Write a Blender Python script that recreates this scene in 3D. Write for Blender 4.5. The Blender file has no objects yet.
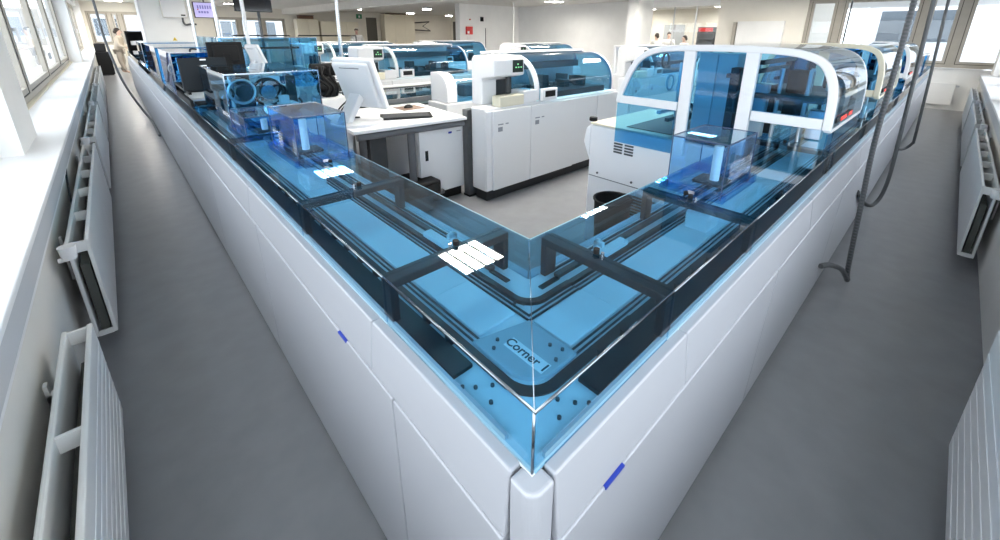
import bpy, bmesh, math, random
from mathutils import Vector, Matrix
random.seed(7)
SC = bpy.context.scene
COL = SC.collection
PI = math.pi

# ------------------------------------------------------------------ camera
yaw, pit, rol = math.radians(1.446), math.radians(17.324), math.radians(-.529)
a = PI / 4 + yaw
fw = Vector((math.cos(a) * math.cos(pit), math.sin(a) * math.cos(pit), -math.sin(pit)))
rt = Vector((math.sin(a), -math.cos(a), 0)); dn = fw.cross(rt)
c_, s_ = math.cos(rol), math.sin(rol)
right = c_ * rt + s_ * dn; down = -s_ * rt + c_ * dn
cam = bpy.data.cameras.new('camera'); camo = bpy.data.objects.new('camera', cam); COL.objects.link(camo)
cam.sensor_width = 36; cam.lens = 36 * 411.2 / 1000
cam.shift_x = (500 - 511.1) / 1000; cam.shift_y = (161.4 - 270) / 1000
cam.clip_start = .02; cam.clip_end = 500
m = Matrix((right, -down, -fw)).transposed().to_4x4(); m.translation = (0, 0, 1.65)
camo.matrix_world = m
SC.camera = camo

# ------------------------------------------------------------------ world and exposure
W = bpy.data.worlds.new('sky'); SC.world = W; W.use_nodes = True
nt = W.node_tree; bg = nt.nodes['Background']
bg.inputs[0].default_value = (.88, .935, 1, 1); bg.inputs[1].default_value = 5.2
SC.view_settings.view_transform = 'Standard'; SC.view_settings.look = 'None'
SC.view_settings.gamma = 1; SC.view_settings.use_curve_mapping = False
SC.view_settings.exposure = 0.0
SC.cycles.transparent_max_bounces = 24
SC.cycles.max_bounces = 10
SC.cycles.diffuse_bounces = 5
SC.cycles.caustics_reflective = False; SC.cycles.caustics_refractive = False
LAMP_STRENGTH = 82.0

# ------------------------------------------------------------------ materials
MATS = {}
def mat(name, col, rough=.5, metal=0, spec=.5, noise=0, nscale=20, emit=None, bump=0, coat=0):
    M = bpy.data.materials.new(name); M.use_nodes = True
    n = M.node_tree.nodes; l = M.node_tree.links; b = n['Principled BSDF']
    b.inputs['Base Color'].default_value = (*col, 1); b.inputs['Roughness'].default_value = rough
    b.inputs['Metallic'].default_value = metal; b.inputs['Specular IOR Level'].default_value = spec
    b.inputs['Coat Weight'].default_value = coat
    if noise or bump:
        tc = n.new('ShaderNodeTexCoord'); no = n.new('ShaderNodeTexNoise')
        no.inputs['Scale'].default_value = nscale; no.inputs['Detail'].default_value = 6
        l.new(tc.outputs['Object'], no.inputs['Vector'])
        if noise:
            cr = n.new('ShaderNodeValToRGB')
            cr.color_ramp.elements[0].position = .3; cr.color_ramp.elements[1].position = .7
            cr.color_ramp.elements[0].color = (*[c * (1 - noise) for c in col], 1)
            cr.color_ramp.elements[1].color = (*[min(1, c * (1 + noise)) for c in col], 1)
            l.new(no.outputs['Fac'], cr.inputs['Fac']); l.new(cr.outputs['Color'], b.inputs['Base Color'])
        if bump:
            bp = n.new('ShaderNodeBump'); bp.inputs['Strength'].default_value = bump; bp.inputs['Distance'].default_value = .002
            l.new(no.outputs['Fac'], bp.inputs['Height']); l.new(bp.outputs['Normal'], b.inputs['Normal'])
    if emit:
        b.inputs['Emission Color'].default_value = (*emit[:3], 1); b.inputs['Emission Strength'].default_value = emit[3]
    MATS[name] = M; return M
def glass(name, tint, ior=1.45, rough=.0, gl=1.0):
    """thin tinted sheet: every surface lets tinted light through and mirrors by Fresnel"""
    M = bpy.data.materials.new(name); M.use_nodes = True
    n = M.node_tree.nodes; l = M.node_tree.links
    for x in list(n): n.remove(x)
    o = n.new('ShaderNodeOutputMaterial'); mx = n.new('ShaderNodeMixShader'); t = n.new('ShaderNodeBsdfTransparent')
    g = n.new('ShaderNodeBsdfGlossy'); f = n.new('ShaderNodeFresnel')
    t.inputs['Color'].default_value = (*tint, 1); g.inputs['Roughness'].default_value = rough
    g.inputs['Color'].default_value = (gl, gl, gl, 1); f.inputs['IOR'].default_value = ior
    geo = n.new('ShaderNodeNewGeometry'); inv = n.new('ShaderNodeMath'); inv.operation = 'SUBTRACT'
    inv.inputs[0].default_value = 1; l.new(geo.outputs['Backfacing'], inv.inputs[1])
    mul = n.new('ShaderNodeMath'); mul.operation = 'MULTIPLY'
    l.new(f.outputs[0], mul.inputs[0]); l.new(inv.outputs[0], mul.inputs[1])
    l.new(mul.outputs[0], mx.inputs['Fac']); l.new(t.outputs[0], mx.inputs[1]); l.new(g.outputs[0], mx.inputs[2])
    l.new(mx.outputs[0], o.inputs['Surface']); MATS[name] = M; return M

mat('wall', (.90, .895, .88), .9, noise=.02, nscale=3)
mat('wall_cream', (.84, .80, .72), .9, noise=.02, nscale=3)
mat('parapet', (.70, .68, .64), .8, noise=.05, nscale=2)
mat('ceiling', (.78, .76, .72), .95, noise=.03, nscale=4)
mat('sill', (.86, .86, .87), .35, noise=.015, nscale=6)
mat('sill_edge', (.52, .53, .55), .5)
mat('floor', (.228, .232, .245), .30, spec=.5, noise=.07, nscale=7, bump=.03)
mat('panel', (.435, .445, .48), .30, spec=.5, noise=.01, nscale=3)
mat('white', (.82, .82, .83), .35)
mat('radiator', (.74, .74, .73), .4, noise=.02, nscale=5)
mat('radiator_inner', (.085, .09, .08), .7)
mat('cream', (.78, .73, .58), .5)
mat('cabinet_cream', (.82, .76, .62), .6, noise=.03, nscale=2)
mat('beige', (.42, .385, .33), .5, noise=.04, nscale=9)
mat('gasket', (.01, .01, .012), .6)
mat('deck', (.74, .77, .79), .45, noise=.02, nscale=8)
mat('deck_grey', (.40, .455, .49), .5, noise=.04, nscale=12)
mat('track_black', (.012, .014, .017), .45)
mat('track_dark', (.03, .035, .04), .5)
mat('steel', (.62, .64, .66), .28, metal=1)
mat('chrome', (.85, .86, .88), .08, metal=1)
mat('edge_steel', (.30, .34, .38), .12, metal=1)
mat('slate', (.016, .021, .026), .6, spec=.25)
mat('edge_blue', (.03, .07, .16), .3)
mat('edge_pale', (.30, .52, .60), .3)
mat('dark_metal', (.075, .08, .085), .45, noise=.06, nscale=20)
mat('grey_plastic', (.12, .125, .135), .5)
mat('black', (.010, .010, .011), .6, spec=.25)
mat('black_gloss', (.008, .008, .01), .08)
mat('screen', (.02, .035, .03), .15)
mat('screen_green', (.15, .5, .2), .4, emit=(.2, .7, .3, .6))
mat('lilac_screen', (.4, .36, .6), .3, emit=(.42, .38, .68, .55))
mat('lilac_mark', (.16, .14, .4), .3, emit=(.1, .09, .35, .5))
mat('blue_mark', (.03, .06, .42), .4)
mat('red', (.62, .03, .03), .35)
mat('red_lamp', (.8, .05, .03), .3, emit=(1, .05, .03, .8))
mat('yellow', (.7, .5, .04), .5)
mat('green_sign', (.02, .22, .10), .5)
mat('door_dark', (.10, .095, .08), .5)
mat('wood', (.16, .08, .045), .5, noise=.2, nscale=9)
mat('skin', (.62, .42, .33), .55)
mat('hair', (.035, .022, .016), .6)
mat('coat_white', (.78, .77, .76), .8)
mat('coat_beige', (.58, .50, .40), .8)
mat('trousers', (.42, .37, .31), .8)
mat('facade', (.74, .76, .80), .9, noise=.03, nscale=1)
mat('facade_grey', (.45, .47, .49), .9, noise=.1, nscale=1)
mat('window_far', (.10, .12, .14), .12)
mat('paper', (.85, .85, .84), .7)
mat('ink', (.02, .05, .07), .6)
mat('ink_grey', (.30, .31, .34), .6)
mat('lamp_panel', (.9, .9, .85), .4, emit=(1, .95, .86, LAMP_STRENGTH))
mat('louvre', (.85, .85, .83), .3)
glass('glass_blue', (.585, .795, .90), ior=1.42)
glass('glass_acrylic', (.72, .87, .975))
glass('glass_flange', (.62, .79, .95))
glass('glass_deep', (.45, .73, .89))
glass('glass_smoke', (.62, .74, .78))
glass('glass_clear', (.97, .985, .99))
glass('glass_side', (.80, .89, .94), ior=2.1)

# ------------------------------------------------------------------ mesh helpers
class MB:
    def __init__(s): s.v = []; s.f = []
    def add(s, v, f):
        k = len(s.v); s.v += [tuple(x) for x in v]; s.f += [tuple(i + k for i in q) for q in f]; return s
    def box(s, x0, x1, y0, y1, z0, z1):
        return s.add([(x0, y0, z0), (x1, y0, z0), (x1, y1, z0), (x0, y1, z0), (x0, y0, z1), (x1, y0, z1), (x1, y1, z1), (x0, y1, z1)],
                     [(0, 3, 2, 1), (4, 5, 6, 7), (0, 1, 5, 4), (1, 2, 6, 5), (2, 3, 7, 6), (3, 0, 4, 7)])
    def tube(s, path, r, n=8, cap=True):
        P = [Vector(p) for p in path]; R = r if isinstance(r, (list, tuple)) else [r] * len(P)
        V = []; F = []; up = None
        for i, p in enumerate(P):
            t = (P[min(i + 1, len(P) - 1)] - P[max(i - 1, 0)]).normalized()
            if up is None: up = Vector((0, 0, 1)) if abs(t.z) < .9 else Vector((1, 0, 0))
            u = (up - t * up.dot(t))
            if u.length < 1e-4: u = t.orthogonal()
            u.normalize(); w = t.cross(u); up = u
            V += [p + R[i] * (math.cos(2 * PI * k / n) * u + math.sin(2 * PI * k / n) * w) for k in range(n)]
        for i in range(len(P) - 1):
            for k in range(n):
                b = i * n; k2 = (k + 1) % n; F.append((b + k, b + k2, b + n + k2, b + n + k))
        if cap: F.append(tuple(range(n - 1, -1, -1))); F.append(tuple(range(len(V) - n, len(V))))
        return s.add(V, F)
    def cyl(s, c, r, h, n=16, axis='z', r2=None):
        d = {'x': Vector((1, 0, 0)), 'y': Vector((0, 1, 0)), 'z': Vector((0, 0, 1))}[axis]; c = Vector(c)
        return s.tube([c, c + d * h], [r, r if r2 is None else r2], n)
    def prism(s, prof, a0, a1, axis='x'):
        """closed profile of (u,v) extruded along an axis; x: (y,z), y: (x,z), z: (x,y)"""
        n = len(prof); V = []
        for a in (a0, a1):
            for u, v in prof: V.append({'x': (a, u, v), 'y': (u, a, v), 'z': (u, v, a)}[axis])
        F = [tuple(range(n - 1, -1, -1)), tuple(range(n, 2 * n))] + [(i, (i + 1) % n, n + (i + 1) % n, n + i) for i in range(n)]
        return s.add(V, F)
    def strip(s, prof, th, a0, a1, axis='x'):
        """open profile thickened inward by th and extruded along an axis"""
        P = [Vector(p) for p in prof]; Q = []
        for i, p in enumerate(P):
            t = (P[min(i + 1, len(P) - 1)] - P[max(i - 1, 0)]).normalized(); Q.append(p + Vector((-t.y, t.x)) * th)
        n = len(P); V = []
        for a in (a0, a1):
            for u, v in P + Q: V.append({'x': (a, u, v), 'y': (u, a, v), 'z': (u, v, a)}[axis])
        F = []; m = 2 * n
        for i in range(n - 1):
            F += [(i, i + 1, m + i + 1, m + i), (n + i + 1, n + i, m + n + i, m + n + i + 1),
                  (i + 1, i, n + i, n + i + 1), (m + i, m + i + 1, m + n + i + 1, m + n + i)]
        F += [(0, m, m + n, n), (n - 1, 2 * n - 1, m + 2 * n - 1, m + n - 1)]
        return s.add(V, F)
    def ribbon(s, path, w, z0, z1):
        """flat bar of width w along a path in plan"""
        P = [Vector(p) for p in path]; A = []; B = []
        for i, p in enumerate(P):
            t1 = (P[i] - P[i - 1]).normalized() if i else None; t2 = (P[i + 1] - P[i]).normalized() if i < len(P) - 1 else None
            t = ((t1 or t2) + (t2 or t1)).normalized(); nn = Vector((-t.y, t.x)); k = 1 / max(.5, nn.dot(Vector((-(t1 or t2).y, (t1 or t2).x))))
            A.append(p + nn * w / 2 * k); B.append(p - nn * w / 2 * k)
        n = len(P); V = [(p.x, p.y, z) for z in (z0, z1) for L in (A, B) for p in L]; F = []
        for i in range(n - 1):
            F += [(i, i + 1, n + i + 1, n + i), (2 * n + i + 1, 2 * n + i, 3 * n + i, 3 * n + i + 1),
                  (i + 1, i, 2 * n + i, 2 * n + i + 1), (n + i, n + i + 1, 3 * n + i + 1, 3 * n + i)]
        F += [(0, n, 3 * n, 2 * n), (n - 1, 2 * n - 1 + 0, 4 * n - 1, 3 * n - 1)]
        F[-1] = (n - 1, 3 * n - 1, 4 * n - 1, 2 * n - 1)
        return s.add(V, F)
    def ball(s, c, r, n=10):
        V = []; F = []; c = Vector(c); R = Vector(r) if isinstance(r, (tuple, list)) else Vector((r, r, r))
        m = n // 2 + 1
        for i in range(m + 1):
            th = PI * i / m
            for k in range(n):
                ph = 2 * PI * k / n; V.append(c + Vector((R.x * math.sin(th) * math.cos(ph), R.y * math.sin(th) * math.sin(ph), R.z * math.cos(th))))
        for i in range(m):
            for k in range(n): F.append((i * n + k, (i + 1) * n + k, (i + 1) * n + (k + 1) % n, i * n + (k + 1) % n))
        return s.add(V, F)
    def xf(s, M):
        s.v = [tuple(M @ Vector(p)) for p in s.v]; return s

def O(name, mb, mt, parent=None, bevel=0, smooth=False, seg=2):
    me = bpy.data.meshes.new(name)
    off = Vector(parent['_o']) if parent is not None and '_o' in parent else Vector((0, 0, 0))
    me.from_pydata([tuple(Vector(p) - off) for p in mb.v], [], mb.f); me.update()
    bm = bmesh.new(); bm.from_mesh(me); bmesh.ops.recalc_face_normals(bm, faces=bm.faces); bm.to_mesh(me); bm.free()
    me.materials.append(MATS[mt]); ob = bpy.data.objects.new(name, me); COL.objects.link(ob)
    if parent is not None: ob.parent = parent; ob['_o'] = tuple(off)
    if smooth:
        for p in me.polygons: p.use_smooth = True
        if smooth == 'auto':
            md = ob.modifiers.new('e', 'EDGE_SPLIT'); md.split_angle = math.radians(35)
    if bevel:
        b = ob.modifiers.new('bevel', 'BEVEL'); b.width = bevel; b.segments = seg; b.limit_method = 'ANGLE'; b.harden_normals = False
    return ob
def B(name, mt, parent, *args, bevel=0): return O(name, MB().box(*args), mt, parent, bevel)
def T(name, label, cat, loc, group=None):
    o = bpy.data.objects.new(name, None); COL.objects.link(o); o.location = loc; o['_o'] = tuple(loc)
    o.empty_display_size = .1
    return tag(o, label, cat, group)
def tag(o, label, cat, group=None):
    o['label'] = label; o['category'] = cat
    if group: o['group'] = group
    return o
def S(name, mb, mt, parent=None, bevel=0, label=None, smooth=False):
    o = O(name, mb, mt, parent, bevel, smooth)
    if parent is None:
        o['kind'] = 'structure'
        if label: o['label'] = label
    return o
def SE(name, label, loc=(0, 0, 0)):
    o = bpy.data.objects.new(name, None); COL.objects.link(o); o.location = loc; o['_o'] = tuple(loc)
    o['kind'] = 'structure'; o['label'] = label; return o
def dup(root, loc, rotz=None, label=None, group=None):
    def cp(o, par):
        c = o.copy(); COL.objects.link(c); c.parent = par
        for ch in list(o.children): cp(ch, c)
        return c
    r = cp(root, None); r.location = loc
    if rotz is not None: r.rotation_euler = (0, 0, rotz)
    if label: r['label'] = label
    if group: r['group'] = group
    return r
def arc(cx, cy, r, a0, a1, n=10):
    return [(cx + r * math.cos(math.radians(a0 + (a1 - a0) * i / n)), cy + r * math.sin(math.radians(a0 + (a1 - a0) * i / n))) for i in range(n + 1)]
def spline(pts, n=10):
    P = [Vector(p) for p in pts]; P = [P[0] * 2 - P[1]] + P + [P[-1] * 2 - P[-2]]; out = []
    for i in range(1, len(P) - 2):
        for k in range(n):
            t = k / n; p0, p1, p2, p3 = P[i - 1:i + 3]
            out.append(.5 * (2 * p1 + (p2 - p0) * t + (2 * p0 - 5 * p1 + 4 * p2 - p3) * t * t + (3 * p1 - p0 - 3 * p2 + p3) * t ** 3))
    return out + [P[-2]]

# ------------------------------------------------------------------ the room
CEIL = 2.8; YE = 26.0; XE = 14.2; SZ = .88
S('floor', MB().box(-1.0, 24, -1.0, 27.5, -.1, 0), 'floor', label='grey blue linoleum floor of the laboratory')
S('ceiling', MB().box(-1.0, 24, -1.0, 27.5, CEIL, CEIL + .1), 'ceiling', label='white laboratory ceiling')
# left wall: parapet, sill, piers, lintel
wl = S('wall_left', MB().box(-.86, -.40, -.86, YE, 0, SZ - .03), 'parapet', label='low cream parapet wall below the left windows')
S('lintel', MB().box(-.86, -.60, -.86, YE, 2.56, CEIL), 'wall', wl)
piersL = [(3.95, 4.66), (14.8, 15.5), (25.3, 26)]
for i, (y0, y1) in enumerate(piersL): S('pier', MB().box(-.86, -.52, y0, y1, SZ, CEIL), 'wall', wl)
S('pier', MB().box(-.86, -.60, -.86, -.45, SZ, CEIL), 'wall', wl)
tl = S('trim_1', MB().box(-.84, -.36, -.45, YE, SZ - .03, SZ), 'sill', bevel=.006, label='white window sill board along the left wall')
S('sill_apron', MB().box(-.40, -.375, -.45, YE, SZ - .15, SZ - .03), 'sill_edge', tl)
S('cable_duct', MB().box(-.40, -.385, -.45, YE, SZ - .19, SZ - .17), 'white', tl)
S('window_trim', MB().box(-.735, -.69, 4.66, 14.8, SZ, SZ + .012), 'cream', tl)
# right wall
wr = S('wall_right', MB().box(-.40, XE, -.86, -.45, 0, SZ - .03), 'parapet', label='low white parapet wall below the right windows')
S('lintel', MB().box(-.60, XE, -.86, -.62, 2.56, CEIL), 'wall', wr)
for x0, x1 in [(2.6, 3.3), (7.6, 8.3), (13.3, XE)]: S('pier', MB().box(x0, x1, -.86, -.57, SZ, CEIL), 'wall', wr)
tr_ = S('trim_2', MB().box(-.36, XE, -.84, -.41, SZ - .03, SZ), 'sill', bevel=.006, label='white window sill board along the right wall')
S('sill_apron', MB().box(-.36, XE, -.45, -.425, SZ - .15, SZ - .03), 'sill_edge', tr_)

WN = [0]
def window(p0, p1, z0, z1, axis, at, label, cols=1, handle=True, depth=.07, frame='beige'):
    """a beige framed window in the plane axis=at between p0 and p1"""
    WN[0] += 1; o = SE('window_%d' % WN[0], label)
    def bx(u0, u1, a0, a1, v0, v1): return (a0, a1, u0, u1, v0, v1) if axis == 'x' else (u0, u1, a0, a1, v0, v1)
    h = depth / 2; w = .075
    fr = MB().box(*bx(p0, p0 + w, at - h, at + h, z0, z1)).box(*bx(p1 - w, p1, at - h, at + h, z0, z1))
    fr.box(*bx(p0 + w, p1 - w, at - h, at + h, z0, z0 + w)).box(*bx(p0 + w, p1 - w, at - h, at + h, z1 - w, z1))
    S('window_frame', fr, frame, o)
    q0, q1, r0, r1 = p0 + w, p1 - w, z0 + w, z1 - w; g = .012
    ga = MB().box(*bx(q0, q0 + g, at - h * .6, at + h * .9, r0, r1)).box(*bx(q1 - g, q1, at - h * .6, at + h * .9, r0, r1))
    ga.box(*bx(q0, q1, at - h * .6, at + h * .9, r0, r0 + g))
    S('gasket', ga, 'gasket', o)
    q0 += g; q1 -= g; r0 += g; ww = .06
    sa = MB().box(*bx(q0, q0 + ww, at - h, at + h * .8, r0, r1)).box(*bx(q1 - ww, q1, at - h, at + h * .8, r0, r1))
    sa.box(*bx(q0 + ww, q1 - ww, at - h, at + h * .8, r0, r0 + ww)).box(*bx(q0 + ww, q1 - ww, at - h, at + h * .8, r1 - ww, r1))
    S('sash', sa, frame, o)
    S('pane', MB().box(*bx(q0 + ww, q1 - ww, at - .004, at + .004, r0 + ww, r1 - ww)), 'glass_clear', o)
    if handle:
        s = 1 if True else -1
        hd = MB(); u = q0 + ww / 2
        hd.box(*bx(u - .012, u + .012, at + h * .8, at + h + .04, 1.62, 1.66)).box(*bx(u - .01, u + .01, at + h + .02, at + h + .045, 1.50, 1.64))
        S('window_handle', hd, 'steel', o)
    return o
n = 0
for (u0, u1, k) in [(-.45, 3.95, 2), (4.66, 14.8, 4), (15.5, 25.3, 4)]:
    for i in range(k):
        d = (u1 - u0) / k; window(u0 + i * d, u0 + (i + 1) * d, SZ, 2.56, 'x', -.77, 'beige framed window in the left wall above the sill')
for (u0, u1, k) in [(-.40, 2.6, 1), (3.3, 7.6, 2), (8.3, 13.3, 2)]:
    for i in range(k):
        d = (u1 - u0) / k; window(u0 + i * d, u0 + (i + 1) * d, SZ, 2.56, 'y', -.78, 'beige framed window in the right wall above the sill')
# end of the right corridor
wre = S('wall_right_end', MB().box(XE, XE + .3, -.86, 3.15, 0, .94), 'wall', label='white wall below the windows at the end of the right corridor')
S('lintel', MB().box(XE, XE + .3, -.86, 3.15, 2.62, CEIL), 'wall', wre)
window(-.84, .12, .965, 2.62, 'x', XE + .08, 'beige window in the corner at the end of the right corridor', handle=False)
S('trim_3', MB().box(XE - .06, XE + .1, -.45, 3.15, .94, .965), 'sill', bevel=.005, label='white sill at the end of the right corridor')
window(.12, .78, .965, 2.62, 'x', XE + .08, 'narrow beige window nearest the corner of the right corridor end wall')
window(.78, 2.42, .965, 2.62, 'x', XE + .08, 'wide beige window in the right corridor end wall', handle=False)
window(2.42, 3.15, .965, 2.62, 'x', XE + .08, 'beige window beside the cream wall at the corridor end')
S('wall_back_right', MB().box(XE, XE + .3, 3.15, 5.5, 0, CEIL), 'wall_cream', label='plain cream wall between the corridor windows and the glass partition')
S('wall_back', MB().box(XE, XE + .3, 8.1, 14.8, 0, CEIL).box(XE, XE + .3, 5.5, 8.1, 0, .9).box(XE, XE + .3, 5.5, 8.1, 2.55, CEIL), 'wall', label='large white wall behind the analysers')
S('wall_alcove', MB().box(10.78, XE, 14.5, 14.8, 0, CEIL), 'wall', label='white wall with the red fire alarm box')
S('pillar', MB().box(13.2, XE, 7.75, 8.15, 0, CEIL), 'wall', label='white square pillar beside the glass partition')
S('wall_recess', MB().box(18.5, 18.8, 14.8, YE, 0, CEIL), 'wall_cream', label='cream wall of the recess behind the alarm wall')
# glass partition and the room behind it
gp = SE('window_30', 'glass partition looking into the next laboratory room')
for i in range(3): S('pane', MB().box(XE + .12, XE + .13, 5.52 + i * .75, 6.25 + i * .75, .9, 2.55), 'glass_clear', gp)
S('partition_frame', MB().box(XE + .1, XE + .15, 5.5, 5.53, .9, 2.55).box(XE + .1, XE + .15, 6.24, 6.27, .9, 2.55).box(XE + .1, XE + .15, 7.0, 7.03, .9, 2.55), 'steel', gp)
S('wall_next_room', MB().box(20, 20.2, 3.5, 14, 0, CEIL).box(XE + .3, 20, 3.4, 3.6, 0, CEIL).box(XE + .3, 20, 13.6, 13.8, 0, CEIL), 'wall_cream', label='cream walls of the room behind the glass partition')
# far wall of the left side
wf = S('wall_back_left', MB().box(-.86, 3.9, YE, YE + .3, 0, 1.0).box(-.86, 3.9, YE, YE + .3, 2.4, CEIL).box(-.86, -.42, YE, YE + .3, 1, 2.4).box(1.75, 4.1, YE, YE + .3, 1, 2.4)
       .box(3.9, 7.4, YE, YE + .3, 0, 1.1).box(3.9, 7.4, YE, YE + .3, 2.3, CEIL).box(7.4, 19, YE, YE + .3, 0, CEIL), 'wall_cream', label='cream wall at the far end of the laboratory')
window(-.42, .32, 1.0, 2.4, 'y', YE + .1, 'left window at the far end of the left corridor', handle=False)
window(.32, .66, 1.0, 2.4, 'y', YE + .1, 'middle window at the far end of the left corridor', handle=False)
window(.66, 1.75, 1.0, 2.4, 'y', YE + .1, 'right window at the far end of the left corridor', handle=False)
for i in range(3): window(4.1 + i * 1.1, 5.2 + i * 1.1, 1.1, 2.3, 'y', YE + .1, 'far window with pale blind beyond the left modules', handle=False)
S('beam', MB().box(7.3, 7.8, 10, YE, 2.52, CEIL), 'ceiling', label='ceiling beam running to the back wall')
d1 = SE('door_1', 'dark open doorway in the far cream wall')
S('door_leaf', MB().box(12.05, 12.75, YE - .03, YE, 0, 2.5), 'door_dark', d1); S('door_frame', MB().box(11.95, 12.05, YE - .05, YE, 0, 2.6).box(12.75, 12.85, YE - .05, YE, 0, 2.6).box(12.05, 12.75, YE - .05, YE, 2.5, 2.6), 'wall_cream', d1)
d2 = SE('door_2', 'dark door in the recess left of the alarm wall')
S('door_leaf', MB().box(18.42, 18.5, 24.3, 25.6, 0, 2.4), 'door_dark', d2); S('door_frame', MB().box(18.4, 18.5, 24.2, 24.3, 0, 2.5).box(18.4, 18.5, 25.6, 25.7, 0, 2.5), 'wall_cream', d2)
# column standing behind the left track
cw = S('column', MB().box(.90, 2.06, 17, 18.5, 0, CEIL), 'wall', label='white wall block beside the left track')
S('corner_strip', MB().box(.885, .93, 16.985, 17.02, 0, CEIL).box(2.03, 2.075, 16.985, 17.02, 0, CEIL), 'white', cw)

# ceiling lamps
def ceiling_light(x, y, label, w=.56, group='square ceiling lights'):
    t = T('ceiling_light', label, 'light', (x, y, CEIL), group); h = w / 2
    O('lamp_frame', MB().box(x - h, x + h, y - h, y - h + .02, CEIL - .03, CEIL).box(x - h, x + h, y + h - .02, y + h, CEIL - .03, CEIL)
      .box(x - h, x - h + .02, y - h, y + h, CEIL - .03, CEIL).box(x + h - .02, x + h, y - h, y + h, CEIL - .03, CEIL), 'white', t)
    B('diffuser', 'lamp_panel', t, x - h + .02, x + h - .02, y - h + .02, y + h - .02, CEIL - .012, CEIL - .002)
    for k in range(3):
        u = x - h + w * (k + 1) / 4; B('louvre', 'louvre', t, u - .007, u + .007, y - h + .02, y + h - .02, CEIL - .028, CEIL - .012)
    return t
names = ['first', 'second', 'third', 'fourth', 'fifth', 'sixth']
for i, x in enumerate((2.40, 4.35, 6.3, 8.3, 10.4, 12.4)):  # the sixth row is added to brighten the white back wall
    for j, y in enumerate((3.14, 6.95, 10.8, 14.6, 18.6, 22.6)):
        if x > 6 and x < 8.4 and y > 10: continue
        if x > 8 and y > 14: continue
        ceiling_light(x, y, 'louvred square ceiling light, %s from the near corner in the %s row' % (names[j], names[i]))
for j, y in enumerate((20.5, 24.5)): ceiling_light(.55, y, ['louvred ceiling light over the far part of the left corridor', 'louvred ceiling light nearest the left corridor end windows'][j])
for k, (x, y) in enumerate([(15.8, 6.9), (17.6, 8.2), (18.9, 7.2), (17.0, 10.3), (18.8, 10.5)]):  # last two are extra lamps added to brighten this room
    ceiling_light(x, y, ['ceiling light nearest the glass in the room behind the partition', 'ceiling light on the left in the room behind the partition', 'ceiling light farthest back in the room behind the partition', 'added ceiling light brightening the room left of the people behind the partition', 'added ceiling light over the pale door, brightening the room behind the partition'][k])
for k, (x, y) in enumerate([(11.4, 17.9), (9.2, 20.7), (13.2, 22.5), (16.2, 17.5), (16.6, 23.5)]):  # last two are added to lift the dim far cream walls
    t = T('downlight', ['round white downlight nearest the alarm wall', 'round white downlight between the beam and the recess', 'round white downlight before the tall cream cupboards', 'added round downlight brightening the space behind the alarm wall', 'added round downlight brightening the wall beside the folding bracket'][k], 'light', (x, y, CEIL))
    O('lamp_ring', MB().cyl((x, y, CEIL - .10), .24, .10, 20), 'white', t); O('diffuser', MB().cyl((x, y, CEIL - .115), .21, .015, 20), 'lamp_panel', t)

# ------------------------------------------------------------------ the conveyor line
DZ = .928; GB = .922; GT = 1.063
class Side:
    """across w (from the room corner), along s; the left track runs along y, the right one along x"""
    def __init__(s, k): s.k = k; s.o = 0 if k == 'L' else -.043
    def bx(s, w0, w1, s0, s1, z0, z1):
        w0 += s.o; w1 += s.o
        return (w0, w1, s0, s1, z0, z1) if s.k == 'L' else (s0, s1, w0, w1, z0, z1)
    def prism(s, prof, s0, s1):
        return MB().prism([(w + s.o, z) for w, z in prof], s0, s1, 'y' if s.k == 'L' else 'x')
    def pt(s, w, a, z): return (w + s.o, a, z) if s.k == 'L' else (a, w + s.o, z)
SL, SR = Side('L'), Side('R')
FACE = .355; GO = .386; GI = .802; BI = .83
CORN = .87
FASC = [(.347, .768), (.362, .922), (.391, .922), (.391, .768)]
def dupbolts(t, side, pts, z, r=.0045):
    for w, s in pts: O('bolt', MB().cyl(side.pt(w, s, z), r, .005, 10), 'dark_metal', t)

# the corner module
ct = T('corner_module', 'corner unit of the conveyor with a rounded white post and the Corner 1 sticker', 'conveyor', (.5, .5, 0))
px, py = FACE, FACE - .04
r = .028
post = [(px + r + .0, py)] + arc(px + r, py + r, r, 270, 180, 8) + [(px, .405)] + [(.44, .405), (.44, .405 - .04 + .04)]
post = [(.412, py)] + arc(px + r, py + r, r, 270, 180, 8) + [(px, .372), (GO + .004, .372), (GO + .004, GO - .036), (.412, GO - .036)]
O('corner_post', MB().prism(list(reversed(post)), .03, .918, 'z'), 'panel', ct, .007, seg=3)
O('body', MB().box(FACE + .03, BI, FACE + .02, CORN, .05, .915).box(BI, CORN, FACE - .01, BI - .04, .05, .915), 'panel', ct)
O('deck_plate', MB().box(GO, BI, GO - .04, CORN, .915, DZ).box(BI, CORN, GO - .04, BI - .04, .915, DZ), 'deck', ct)
O('fascia_panel', SL.prism(FASC, .376, .908), 'panel', ct, .005, seg=3)
O('fascia_panel', SR.prism(FASC, .416, .93), 'panel', ct, .005, seg=3)
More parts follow.
